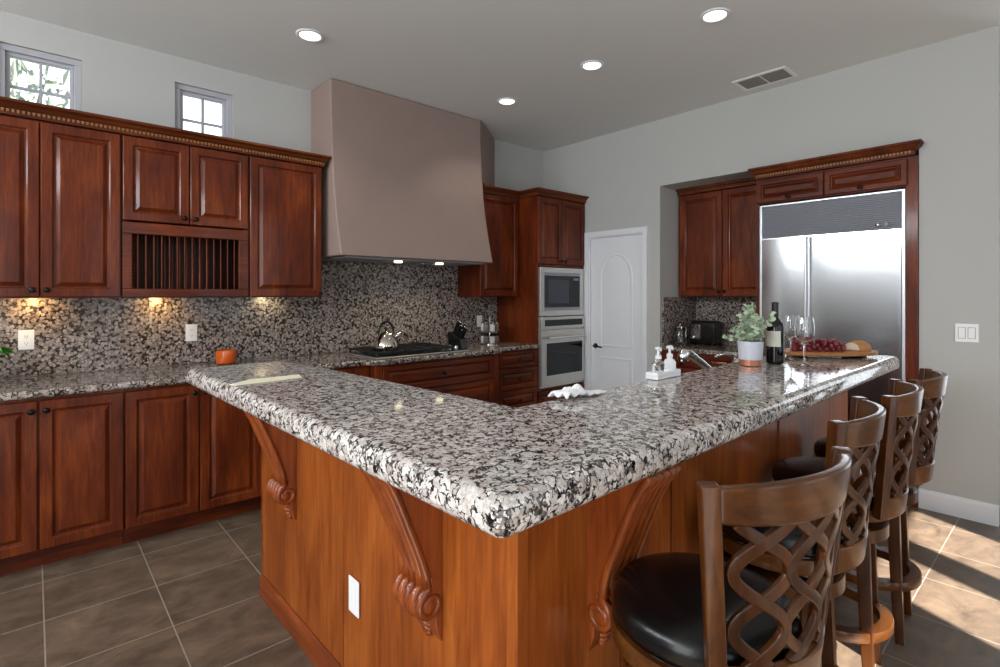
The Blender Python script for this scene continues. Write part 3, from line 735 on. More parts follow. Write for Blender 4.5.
for i, (px, py) in enumerate(sweep):
    nn = [(-1, 0), (-1, -1), (0, -1)][i]
    rings.append([(px - nn[0] * o, py - nn[1] * o, z) for o, z in bmp])
MB().loft(rings).done('base_moulding', M['alder_trim'], isl, smooth='auto')
# corbels
def corbel_profile():
    pts = [(0.0, IZ), (0.195, IZ), (0.196, 0.985), (0.178, 0.965), (0.158, 0.94), (0.135, 0.895), (0.108, 0.83), (0.084, 0.77), (0.062, 0.715), (0.046, 0.67), (0.036, 0.635)]
    c = (0.040, 0.588); r = 0.034
    for a in range(75, -121, -15): pts.append((c[0] + r * math.cos(R(a)), c[1] + r * math.sin(R(a))))
    pts += [(0.024, 0.535), (0.020, 0.515), (0.010, 0.490), (0.0, 0.475)]
    return pts
def corbel(loc, rz):
    """local: +y outward from the panel, x across the width"""
    e = bpy.data.objects.new('corbel', None); COL.objects.link(e); e.parent = isl; e.location = loc; e.rotation_euler = (0, 0, R(rz))
    w = 0.122; P = corbel_profile()
    MB().prism([(o * 0.93, z) for o, z in P], -w / 2 + 0.004, w / 2 - 0.004, 'X').done('bracket', M['corbel'], e, bevel=0.003)
    # fluted ridges following the front curve down into the scroll
    path = [(0.186, IZ - 0.020), (0.180, 0.966), (0.160, 0.938), (0.138, 0.895), (0.112, 0.832), (0.087, 0.77), (0.066, 0.715), (0.052, 0.672), (0.050, 0.640)]
    sp = []
    for k in range(0, 16):
        a = 80 - k * 32; rr = 0.042 * (1 - k / 19)
        sp.append((0.036 + rr * math.cos(R(a)), 0.590 + rr * math.sin(R(a))))
    for xx, rad in ((-0.055, 0.0125), (-0.028, 0.014), (0.0, 0.0145), (0.028, 0.014), (0.055, 0.0125)):
        pp = path + (sp if abs(xx) > 0.05 else sp[:8])
        rr = [rad * (1.15 if i < 2 else 1) for i in range(len(path))] + [rad * (0.95 - 0.03 * i) for i in range(len(pp) - len(path))]
        MB().tube([(xx, o, z) for o, z in pp], rr, 8).done('flute', M['corbel'], e, smooth=True)
    # turned scroll roll
    pr_ = [(0.012, -0.062), (0.020, -0.058), (0.028, -0.050), (0.034, -0.041), (0.030, -0.030), (0.036, -0.022), (0.037, -0.010), (0.031, 0), (0.037, 0.010), (0.036, 0.022), (0.030, 0.030), (0.034, 0.041), (0.028, 0.050), (0.020, 0.058), (0.012, 0.062)]
    MB().lathe(pr_, n=24).xf(Matrix.Translation((0, 0.046, 0.585)) @ Matrix.Rotation(R(90), 4, 'Y')).done('scroll', M['corbel'], e, smooth=True)
    mb = MB()
    for k, (z, o, hw) in enumerate(((0.535, 0.03, 0.036), (0.515, 0.026, 0.030), (0.497, 0.020, 0.022), (0.481, 0.013, 0.014))):
        mb.ball((0, o * 0.55, z), 0.012, 10, 6, (hw / 0.012, o / 0.012 * 0.7, 0.95))
    mb.done('leaf_drop', M['corbel'], e, smooth=True)
    return e
corbel((-0.014, 2.185 - 0.862, 0), 90); corbel((-0.014, 1.187 - 0.862, 0), 90)
corbel((1.117 - 0.824, -0.014, 0), 180)
tp = MB().prism([(0.545, 0.610), (3.39, 0.650), (3.365, 1.150), (1.052, 1.108), (0.975, 2.235), (0.915, 2.63), (0.498, 2.615)], 0.998, 1.070, 'Z')
tag(tp.done('granite_bar_top', M['bar_granite'], bevel=0.026, seg=5), 'L-shaped raised granite bar top with rounded edge over the island', 'countertop')
# lower sink run inside the bar
sk = thing('sink_cabinet', (0.96, 1.0, 0), 0.8, 'cherry sink cabinet run hidden behind the raised bar', 'cabinet')
MB().prism([(0.0, 0.0), (2.38, 0.0), (2.38, 0.50), (0.44, 0.50), (0.44, 1.56), (0.0, 1.56)], 0.10, 0.872, 'Z').done('carcass', M['cherry'], sk)
MB().prism([(0.0, 0.0), (2.38, 0.0), (2.38, 0.45), (0.39, 0.45), (0.39, 1.56), (0.0, 1.56)], 0, 0.0995, 'Z').done('toe_kick', M['cherry_h'], sk)
for k in range(4):
    o = raised_panel(MB(), 0.47 + k * 0.475, 0.11, 0.465, 0.75).xf(Matrix.Translation((2.84, 0.50, 0)) @ Matrix.Rotation(R(180), 4, 'Z')).done('door', M['cherry'], sk)
tag(MB().prism([(0.952, 0.996), (3.34, 1.024), (3.332, 1.545), (1.42, 1.515), (1.40, 2.56), (0.936, 2.56)], 0.874, 0.914, 'Z').done('granite_countertop', M['counter_granite'], bevel=0.012, seg=3), 'lower granite countertop behind the raised bar carrying the faucet', 'countertop')

# ================================================================== recessed lights, vent
RL = [((1.289, 3.225), 'recessed ceiling light in front of the wall cabinets, left of hood'), ((2.960, 3.231), 'recessed ceiling light near the right edge of the hood'), ((2.942, 2.324), 'recessed ceiling light in middle of the row of three'), ((2.946, 1.434), 'recessed ceiling light beside the air vent')]
proto = None
for (x, y), lab in RL:
    if proto is None:
        proto = thing('recessed_light', (x, y, H_C - 0.002), 0, lab, 'ceiling light', 'recessed ceiling lights')
        MB().lathe([(0.062, -0.002), (0.066, -0.007), (0.080, -0.006), (0.084, -0.001), (0.084, 0.0), (0.062, 0.0)], n=36, cap=False).done('trim_ring', M['white'], proto, smooth=True)
        MB().lathe([(0.062, -0.001), (0.061, -0.004)], n=36).done('lens', M['lamp'], proto)
    else: copy_tree(proto, (x, y, H_C - 0.002), 0, lab)
    light('recessed_light_beam', 'SPOT', (x, y, H_C - 0.02), (0, 0, 0), 14, (1, 0.93, 0.82), 0.05, spot=R(120))
vt = thing('ceiling_vent', (4.09, 1.61, H_C - 0.001), 0, 'rectangular white ceiling air vent near the fridge wall', 'vent')
MB().box(-0.125, 0.125, -0.19, -0.165, -0.008, 0).box(-0.125, 0.125, 0.165, 0.19, -0.008, 0).box(-0.125, -0.095, -0.165, 0.165, -0.008, 0).box(0.095, 0.125, -0.165, 0.165, -0.008, 0).box(-0.095, 0.095, -0.006, 0.006, -0.007, 0).done('frame', M['plastic'], vt, bevel=0.002)
mb = MB()
for k in range(11):
    x = -0.088 + k * 0.0172
    mb.prism([(x, -0.001), (x + 0.002, -0.001), (x + 0.010, -0.007), (x + 0.008, -0.007)], -0.165, 0.165, 'Y')
mb.done('louvre', M['tan'], vt)
MB().box(-0.095, 0.095, -0.165, 0.165, -0.0008, 0).done('backing', M['slot'], vt)

# ================================================================== outlets and switches
def outlet(loc, rz, label, kind='outlet', w=0.07, h=0.115, name='outlet', cat='outlet'):
    e = thing(name, loc, rz, label, cat, 'white wall outlets' if cat == 'outlet' else None)
    MB().box(-w / 2, w / 2, -0.006, -0.0005, -h / 2, h / 2).done('cover_plate', M['plastic'], e, bevel=0.003)
    if kind == 'outlet':
        for z in (0.02, -0.02):
            MB().box(-0.014, 0.014, -0.008, -0.0062, z - 0.014, z + 0.014).done('socket', M['plastic'], e, bevel=0.003)
            MB().box(-0.007, -0.005, -0.0086, -0.0081, z - 0.003, z + 0.006).box(0.005, 0.007, -0.0086, -0.0081, z - 0.003, z + 0.006).box(-0.002, 0.002, -0.0086, -0.0081, z - 0.010, z - 0.006).done('slot', M['slot'], e)
    elif kind == 'switch':
        for x in (-0.023, 0.023):
            MB().box(x - 0.016, x + 0.016, -0.0085, -0.0062, -0.033, 0.033).done('rocker', M['plastic'], e, bevel=0.002)
            MB().box(x - 0.018, x + 0.018, -0.0062, -0.0060, -0.035, 0.035).done('rocker_gap', M['slot'], e)
    else:
        MB().box(-0.017, 0.017, -0.0075, -0.0062, -0.034, 0.034).done('socket', M['plastic'], e, bevel=0.002)
    return e
outlet((-0.029, YA - 0.0225, 1.129), 0, 'white outlet on granite backsplash below two tall doors')
outlet((0.812, YA - 0.0225, 1.129), 0, 'white outlet on granite backsplash below the plate rack')
outlet((3.375, YA - 0.0225, 1.12), 0, 'white outlet on backsplash right of the cooktop', 'decora')
outlet((0.7995, 1.622, 0.390), -90 + 180 - 180, 'tall white outlet plate on island side panel between corbels', 'decora', h=0.118)
bpy.data.objects['outlet.003'].rotation_euler = (0, 0, R(-89.2))
outlet((NX - 0.0215, 2.11, 1.12), -90, 'white outlet on niche backsplash behind the potted plant', 'decora')
outlet((XB - 0.0005, 0.497, 1.153), -90, 'white double rocker light switch on wall right of refrigerator', 'switch', w=0.112, name='light_switch', cat='switch')

# ================================================================== cooktop and things on the hood-wall counter
ct = thing('cooktop', (1.872, 3.46, 0.9155), 0, 'black gas cooktop set into granite counter under the hood', 'cooktop')
cw, cd = 0.86, 0.50
MB().box(0, cw, 0, cd, 0, 0.010).done('steel_rim', M['steel'], ct, bevel=0.004)
MB().box(0.012, cw - 0.012, 0.012, cd - 0.012, 0.0105, 0.016).done('glass_top', M['black'], ct, bevel=0.002)
for (x, y) in ((0.15, 0.13), (0.15, 0.37), (0.40, 0.25), (0.61, 0.13), (0.61, 0.37)):
    bn = MB().lathe([(0.045, 0.0165), (0.045, 0.024), (0.034, 0.026), (0.034, 0.032), (0.02, 0.034)], (x, y, 0), n=24).done('burner', M['blackmatte'], ct, smooth='auto')
for x0 in (0.02, 0.27, 0.50):
    mb = MB(); x1 = x0 + 0.23; z = 0.042; r = 0.007
    mb.box(x0, x1, 0.02, 0.034, z - r, z + r).box(x0, x1, cd - 0.034, cd - 0.02, z - r, z + r).box(x0, x0 + 0.014, 0.034, cd - 0.034, z - r, z + r).box(x1 - 0.014, x1, 0.034, cd - 0.034, z - r, z + r)
    for t in (0.13, 0.25, 0.37): mb.box(x0 + 0.014, x1 - 0.014, t - 0.005, t + 0.005, z - r, z + r)
    mb.box(x0 + 0.109, x0 + 0.121, 0.034, cd - 0.034, z - r + 0.0005, z + r - 0.0005)
    for xx in (x0, x1 - 0.014):
        for yy in (0.02, cd - 0.034): mb.box(xx, xx + 0.014, yy, yy + 0.014, 0.0165, z - r)
    mb.done('grate', M['blackmatte'], ct, bevel=0.002)
for k, y in enumerate((0.10, 0.19, 0.28, 0.37)):
    MB().lathe([(0.020, 0.0165), (0.020, 0.020), (0.016, 0.022), (0.0145, 0.040), (0.012, 0.043)], (cw - 0.055, y, 0), n=20).done('knob', M['chrome'], ct, smooth='auto')
# kettle
kt = thing('kettle', (2.035, 3.60, 0.966), 0, 'shiny steel kettle with black arched handle on cooktop', 'kettle')
MB().lathe([(0.060, 0), (0.088, 0.004), (0.096, 0.018), (0.092, 0.045), (0.076, 0.085), (0.055, 0.115), (0.042, 0.128), (0.036, 0.132), (0.030, 0.138), (0.012, 0.144)], n=36).done('body', steel('kettle_steel', (214, 208, 196), 0.1), kt, smooth=True)
MB().lathe([(0.006, 0.144), (0.006, 0.150), (0.013, 0.155), (0.013, 0.163), (0.006, 0.169)], n=16).done('lid_knob', M['black'], kt, smooth=True)
MB().tube([(0.07, 0, 0.085), (0.10, 0, 0.105), (0.122, 0, 0.128)], [0.020, 0.015, 0.011], 12).done('spout', M['chrome'], kt, smooth=True)
pts = []
for i in range(17):
    a = math.pi * i / 16; pts.append((0.062 * math.cos(a) * (1.05), 0, 0.118 + 0.098 * math.sin(a)))
MB().tube(pts, [0.006] * 2 + [0.0095] * 13 + [0.006] * 2, 10).done('handle', M['black'], kt, smooth=True)
# knife block
kb = thing('knife_block', (2.80, 3.70, 0.9155), 20, 'black knife block full of dark-handled knives beside cooktop', 'knife block')
MB().prism([(-0.075, 0), (0.06, 0), (0.075, 0.135), (0.05, 0.15), (-0.06, 0.085)], -0.052, 0.052, 'X').done('block', M['black'], kb, bevel=0.004)
for i in range(3):
    for j in range(3):
        x = -0.034 + i * 0.034; t = 0.22 + j * 0.28
        p0 = Vector((x, 0.05 - 0.11 * (1 - t), 0.15 - 0.065 * (1 - t))); dv = Vector((0, -0.42, 0.9)).normalized(); L = 0.072 + 0.012 * j + 0.012 * ((i * 2 + j) % 3)
        kn = MB().tube([p0, p0 + dv * L * 0.4, p0 + dv * L], [0.0075, 0.0095, 0.008], 8).done('knife_handle', M['black'], kb, smooth='auto')
        MB().ball(p0 + dv * L, 0.0082, 8, 6).done('steel_cap', M['chrome'], kn, smooth=True)
# spice rack
sr = thing('spice_rack', (3.275, 3.82, 0.9155), 0, 'two-tier revolving spice rack of glass jars beside oven tower', 'spice rack')
MB().lathe([(0.09, 0), (0.09, 0.008), (0.012, 0.012), (0.009, 0.02), (0.009, 0.235), (0.016, 0.243), (0.010, 0.262)], n=28).lathe([(0.088, 0.118), (0.088, 0.124)], n=28).done('stand', M['chrome'], sr, smooth='auto')
for tier in (0.0125, 0.1245):
    for k in range(6):
        a = k * math.pi / 3 + 0.25; x, y = 0.062 * math.cos(a), 0.062 * math.sin(a)
        j = MB().lathe([(0.024, 0), (0.026, 0.004), (0.026, 0.058), (0.02, 0.066)], (x, y, tier), n=16).done('jar', M['spice'] if (k + int(tier * 50)) % 2 else plain('jar_glass', (190, 190, 190), 0.08), sr, smooth='auto')
        MB().lathe([(0.021, 0.0665), (0.021, 0.088), (0.018, 0.090)], (x, y, tier), n=16).done('lid', M['black'] if tier < 0.1 else M['chrome'], j, smooth='auto')
# orange candle jar
cj = thing('candle_jar', (0.995, 3.955, 0.9155), 0, 'small round orange glass candle jar near the backsplash', 'candle')
MB().lathe([(0.046, 0), (0.058, 0.006), (0.065, 0.025), (0.066, 0.070), (0.062, 0.092), (0.056, 0.092), (0.058, 0.072)], n=28).done('jar', M['candle'], cj, smooth='auto')
MB().lathe([(0.002, 0.0705), (0.002, 0.082)], n=8).done('wick', M['slot'], cj)
# potted plant at the left edge
pp = thing('potted_plant', (-0.225, 3.86, 0.9155), 0, 'leafy green plant in dark pot on counter at left edge', 'plant')
MB().lathe([(0.055, 0), (0.062, 0.004), (0.085, 0.10), (0.090, 0.115), (0.080, 0.115), (0.076, 0.102)], n=26).done('pot', M['clay'], pp, smooth='auto')
mb = MB()
for i in range(46):
    a = random.uniform(0, 6.28); rr = random.uniform(0.02, 0.14); hz = random.uniform(0.12, 0.22) 
    c = Vector((rr * math.cos(a), rr * math.sin(a), hz - rr * 0.25)); L = random.uniform(0.03, 0.055)
    q = Euler((random.uniform(-0.6, 0.6), random.uniform(-0.6, 0.6), a)).to_matrix()
    vs = [mb.b.verts.new(c + q @ Vector(p)) for p in ((-L, 0, 0), (-L * .3, -L * .45, .008), (L * .5, -L * .4, .008), (L, 0, -.012), (L * .5, L * .4, .008), (-L * .3, L * .45, .008))]
    mb.b.faces.new(vs)
    mb.tube([(0, 0, 0.1), c * 0.6 + Vector((0, 0, 0.04)), c], 0.0018, 5)
mb.done('foliage', M['leaf2'], pp)
# toaster and glass canister in the niche
ts = thing('toaster', (4.76, 2.40, 0.9155), -90, 'black and steel toaster on niche counter', 'toaster')
poly = [(-0.085, 0.012), (0.085, 0.012), (0.088, 0.15), (0.078, 0.182), (0.05, 0.196), (-0.05, 0.196), (-0.078, 0.182), (-0.088, 0.15)]
MB().prism(poly, -0.135, 0.135, 'X').done('body', M['black'], ts, bevel=0.008, seg=3)
MB().box(-0.131, -0.02, -0.094, -0.089, 0.045, 0.165).done('steel_panel', M['chrome'], ts, bevel=0.004)
MB().box(-0.11, 0.11, -0.045, -0.018, 0.1965, 0.199).box(-0.11, 0.11, 0.018, 0.045, 0.1965, 0.199).done('bread_slot', M['chrome'], ts)
MB().lathe([(0.014, 0), (0.014, 0.012), (0.01, 0.016)], n=14).xf(Matrix.Translation((-0.098, -0.0945, 0.062)) @ Matrix.Rotation(R(90), 4, 'X')).done('dial', M['chrome'], ts, smooth=True)
MB().box(0.1, 0.13, -0.07, -0.05, 0, 0.0115).box(-0.13, -0.1, -0.07, -0.05, 0, 0.0115).box(0.1, 0.13, 0.05, 0.07, 0, 0.0115).box(-0.13, -0.1, 0.05, 0.07, 0, 0.0115).done('foot', M['black'], ts); ts.scale = (0.85, 0.95, 1.16)
cn = thing('glass_canister', (4.52, 2.538, 0.9155), 0, 'round glass canister with metal lid beside the toaster', 'canister')
MB().lathe([(0.045, 0), (0.055, 0.006), (0.058, 0.03), (0.058, 0.14), (0.048, 0.158), (0.044, 0.158), (0.053, 0.138), (0.053, 0.03), (0.042, 0.006)], n=28).done('jar', M['glass'], cn, smooth=True)
MB().lathe([(0.050, 0.159), (0.050, 0.178), (0.02, 0.184), (0.012, 0.190), (0.014, 0.204), (0.006, 0.21)], n=24).done('lid', M['chrome'], cn, smooth='auto')

# ================================================================== things on the bar
BT = 1.0715
# potted eucalyptus
pl = thing('potted_plant', (2.432, 1.018, BT), 0, 'pale eucalyptus in white pot with copper base on bar', 'plant')
MB().lathe([(0.050, 0), (0.056, 0.002), (0.057, 0.032)], n=36).done('copper_base', M['copper'], pl, smooth='auto')
MB().lathe([(0.057, 0.0325), (0.0585, 0.034), (0.0645, 0.128), (0.064, 0.131), (0.058, 0.131), (0.057, 0.112)], n=36).done('pot', M['pot_white'], pl, smooth='auto')
MB().lathe([(0.0565, 0.108), (0.0565, 0.113)], n=24).done('soil', M['soil'], pl)
mbs = MB(); mbl = MB()
for i in range(34):
    a = random.uniform(0, 6.28); rr = abs(random.gauss(0, 0.075)); rr = min(rr, 0.15)
    tip = Vector((rr * math.cos(a), rr * math.sin(a), random.uniform(0.19, 0.345) - rr * 0.45))
    b0 = Vector((rr * 0.25 * math.cos(a), rr * 0.25 * math.sin(a), 0.112)); mid = (b0 + tip) / 2 + Vector((0, 0, 0.02))
    mbs.tube([b0, mid, tip], 0.0016, 5)
    for k in range(9):
        t = 0.25 + 0.75 * k / 8; p = b0.lerp(mid, t * 2) if t < .5 else mid.lerp(tip, t * 2 - 1)
        for sgn in (-1, 1):
            q = Euler((random.uniform(-.9, .9), random.uniform(-.9, .9), random.uniform(0, 6.28))).to_matrix()
            L = random.uniform(0.011, 0.018); d = q @ Vector((L * 0.9, 0, 0))
            n6 = 7
            vs = [mbl.b.verts.new(p + d + q @ Vector((L * math.cos(2 * math.pi * j / n6), L * 0.78 * math.sin(2 * math.pi * j / n6), 0.003 * math.cos(4 * math.pi * j / n6)))) for j in range(n6)]
            mbl.b.faces.new(vs)
mbs.done('stem', M['stem'], pl); mbl.done('foliage', M['leaf'], pl); pl.scale = (0.84, 0.84, 0.84)
# wine bottle
wb_ = thing('wine_bottle', (2.575, 0.965, BT), 0, 'dark wine bottle with cream label standing behind potted plant', 'bottle')
MB().lathe([(0.030, 0), (0.0375, 0.004), (0.0385, 0.015), (0.0385, 0.175), (0.036, 0.192), (0.026, 0.208), (0.017, 0.22), (0.0145, 0.232), (0.0142, 0.236)], n=36).done('body', M['bottle'], wb_, smooth=True)
MB().lathe([(0.0148, 0.2365), (0.0148, 0.285), (0.0158, 0.286), (0.0158, 0.296), (0.013, 0.298)], n=28).done('foil_capsule', plain('bottle_foil', (26, 26, 32), 0.35, metal=0.3), wb_, smooth='auto')
mb = MB()
a0, a1 = R(70), R(215); n = 20
def lab(u_, v_): 
    a = a0 + (a1 - a0) * u_ + R(20); return (0.0392 * math.cos(a), 0.0392 * math.sin(a), 0.085 + 0.075 * v_)
mb.grid(n, 1, lab); mb.done('label', M['label'], wb_, smooth=True)
mb = MB(); a0, a1 = R(290), R(330); mb.grid(8, 1, lab); mb.done('back_label', M['label'], wb_, smooth=True); wb_.scale = (1, 1, 0.96)
# wine glasses
def wine_glass(loc, label):
    g = thing('wine_glass', loc, 0, label, 'wine glass', 'wine glasses on the bar')
    o = [(0.036, 0.0), (0.036, 0.0015), (0.012, 0.006), (0.005, 0.012), (0.0036, 0.03), (0.0036, 0.085), (0.006, 0.093), (0.020, 0.104), (0.034, 0.122), (0.041, 0.145), (0.0425, 0.165), (0.040, 0.19), (0.0355, 0.218)]
    i_ = [(0.0345, 0.218), (0.039, 0.19), (0.0415, 0.165), (0.040, 0.145), (0.033, 0.1232), (0.0195, 0.106), (0.002, 0.099)]
    MB().lathe(o + i_, n=36).done('glass', M['glass'], g, smooth='auto')
    return g
g1 = wine_glass((2.60, 0.850, BT), 'wine glass standing in front of the grape board')
copy_tree(g1, (2.79, 0.972, BT), 0, 'wine glass standing just right of the dark bottle behind board')
# serving board with grapes and bread
bc = Vector((3.075, 0.905)); ba = -42
bd = thing('serving_board', (bc.x, bc.y, BT), ba, 'oval live-edge wooden serving board near far end of bar', 'serving board')
pts = []
for i in range(40):
    a = 2 * math.pi * i / 40; r1 = 1 + 0.03 * math.sin(3 * a + 1) + 0.02 * math.sin(7 * a)
    pts.append((0.262 * math.cos(a) * r1, 0.125 * math.sin(a) * r1))
MB().prism(pts, 0.012, 0.030, 'Z').done('plank', M['board'], bd, bevel=0.005, seg=3)
for x in (-0.15, 0.15):
    MB().box(x - 0.012, x + 0.012, -0.075, 0.075, 0, 0.0118).done('foot', M['cherry_dark'], bd)
gb = thing('grape_bunch', (bc.x, bc.y, BT + 0.0305), ba, 'bunch of dark red grapes on serving board', 'grapes')
pos = []; tries = 0
while len(pos) < 84 and tries < 20000:
    tries += 1
    x = random.uniform(-0.185, 0.085); y = random.uniform(-0.062, 0.062)
    e = 1 - ((x + 0.045) / 0.16) ** 2 - (y / 0.072) ** 2
    if e <= 0: continue
    z = 0.0115 + random.choice((0, 0, 0.019, 0.037)) * min(1, e * 1.5)
    if all((x - q[0]) ** 2 + (y - q[1]) ** 2 + (z - q[2]) ** 2 > 0.0195 ** 2 for q in pos): pos.append((x, y, z))
g0 = None
for p in pos:
    if g0 is None:
        g0 = MB().ball((0, 0, 0), 0.0112, 12, 8, (1, 1, 1.08)).done('grape', M['grape'], gb, smooth=True); g0.location = p
    else:
        c = g0.copy(); COL.objects.link(c); c.parent = gb; c.location = p
MB().tube([(-0.17, 0.0, 0.012), (-0.05, 0.005, 0.02), (0.06, 0, 0.03), (0.11, 0.01, 0.045)], 0.0025, 6).done('stem', M['stem'], gb, smooth=True)
br = thing('bread', (bc.x + 0.15, bc.y - 0.105, BT + 0.0305), -12, 'crusty bread with cut white face on right end of board', 'bread')
def loaf(r0, n=18):
    pts = []
    for i in range(n):
        a = math.pi * i / (n - 1); pts.append((r0 * math.cos(a), r0 * 1.05 * math.sin(a) ** 0.8))
    return pts
rings = []
for k, (x, s_) in enumerate(((-0.05, 0.036), (-0.046, 0.038), (0.0, 0.041), (0.03, 0.04), (0.052, 0.033), (0.062, 0.018))):
    rings.append([(x * 1.15, p[0] * s_ / 0.04, p[1] * s_ / 0.04) for p in loaf(0.045)])
MB().loft(rings).done('crust', M['crust'], br, smooth='auto')
MB().prism([(p[0] * 0.86, 0.003 + p[1] * 0.86) for p in loaf(0.042)], -0.0605, -0.0578, 'X').done('crumb', M['crumb'], br)
# soap tray with two pump bottles
tr = thing('soap_tray', (1.832, 1.098, BT), 1.0, 'white rectangular tray for soap pumps on back edge of bar', 'tray')
MB().prism([(-0.1, -0.03), (0.1, -0.03), (0.1, 0.03), (-0.1, 0.03)], 0, 0.012, 'Z').box(-0.1, 0.1, -0.03, -0.026, 0.0122, 0.026).box(-0.1, 0.1, 0.026, 0.03, 0.0122, 0.026).box(-0.1, -0.096, -0.0255, 0.0255, 0.0122, 0.026).box(0.096, 0.1, -0.0255, 0.0255, 0.0122, 0.026).done('tray', M['ceramic'], tr, bevel=0.003); tr.scale = (0.86, 0.9, 1)
def soap(loc, label, body):
    s = thing('soap_dispenser', loc, 0, label, 'soap dispenser', 'soap pumps on the white tray')
    MB().lathe([(0.022, 0), (0.024, 0.003), (0.024, 0.042), (0.018, 0.052), (0.011, 0.056), (0.011, 0.062)], n=22).done('bottle', body, s, smooth='auto')
    MB().lathe([(0.0125, 0.0625), (0.0125, 0.074), (0.005, 0.078), (0.005, 0.095), (0.013, 0.098), (0.013, 0.106), (0.006, 0.108)], n=18).tube([(0, 0, 0.103), (-0.02, -0.02, 0.104), (-0.027, -0.027, 0.099)], 0.005, 8).done('pump', M['ceramic'], s, smooth='auto')
    return s
soap((1.795, 1.098, BT + 0.0125), 'clear soap bottle with white pump, closer to the towel', M['glass'])
soap((1.878, 1.098, BT + 0.0125), 'white soap bottle with white pump, closer to the faucet', M['ceramic'])
# crumpled white towel
mb = MB()
def tw(u_, v_):
    x = -0.085 + 0.205 * u_; y = -0.04 + 0.075 * v_ * (1 - 0.6 * u_)
    e = math.exp(-((u_ - 0.30) / 0.17) ** 2) + 0.35 * math.exp(-((u_ - 0.08) / 0.1) ** 2)
    f = 0.55 + 0.45 * math.sin(5.5 * v_ + 14 * u_ * u_ + 1.0) * math.cos(9 * u_ - 3 * v_)
    z = 0.005 + 0.042 * e * f * (0.35 + 0.65 * math.sin(math.pi * min(1, v_ * 1.1))) + 0.012 * (1 - u_) * math.sin(16 * u_ + 6 * v_) ** 2
    return (x, y, z)
mb.grid(44, 26, tw)
tag(mb.done('towel', M['towel'], solid=0.006, smooth=True), 'crumpled white towel on inner edge of bar', 'towel')
tw_o = bpy.data.objects['towel']; tw_o.location = (1.275, 1.078, BT + 0.0); tw_o.rotation_euler = (0, 0, R(2))
# folded paper on the bar
mb = MB()
mb.prism([(0.522, 2.03), (0.535, 1.995), (0.775, 2.018), (0.795, 2.10), (0.61, 2.10)], BT - 0.0004, BT + 0.0022, 'Z')
tag(mb.done('paper_sheet', M['paper']), 'cream folded paper sheet lying on bar toward the upper cabinets', 'paper')
# faucet
fa = thing('faucet', (2.535, 1.20, 0.9155), 0, 'brushed nickel pull-out faucet behind the raised bar', 'faucet')
MB().lathe([(0.030, 0), (0.030, 0.006), (0.023, 0.012), (0.022, 0.05), (0.018, 0.065)], n=24).done('base', M['chrome'], fa, smooth='auto')
MB().tube([(0.0, 0, 0.055), (-0.03, 0.013, 0.085), (-0.09, 0.038, 0.128), (-0.160, 0.066, 0.180)], [0.018, 0.0165, 0.0165, 0.019], 16).done('spout', M['chrome'], fa, smooth='auto')
MB().tube([(-0.163, 0.067, 0.182), (-0.185, 0.076, 0.196), (-0.203, 0.083, 0.196), (-0.213, 0.087, 0.178), (-0.212, 0.087, 0.158)], [0.020, 0.025, 0.028, 0.027, 0.022], 16).done('spray_head', M['chrome'], fa, smooth='auto')
fh = thing('lever_tap', (2.845, 1.26, 0.9155), 0, 'brushed nickel lever handle right of the faucet', 'faucet')
MB().lathe([(0.032, 0), (0.032, 0.008), (0.027, 0.02), (0.027, 0.10), (0.022, 0.125), (0.010, 0.135)], n=24).done('body', M['chrome'], fh, smooth='auto')
MB().tube([(0, 0, 0.125), (-0.03, 0.01, 0.15), (-0.09, 0.035, 0.158), (-0.145, 0.055, 0.145)], [0.010, 0.011, 0.009, 0.007], 10).done('lever', M['chrome'], fh, smooth=True)

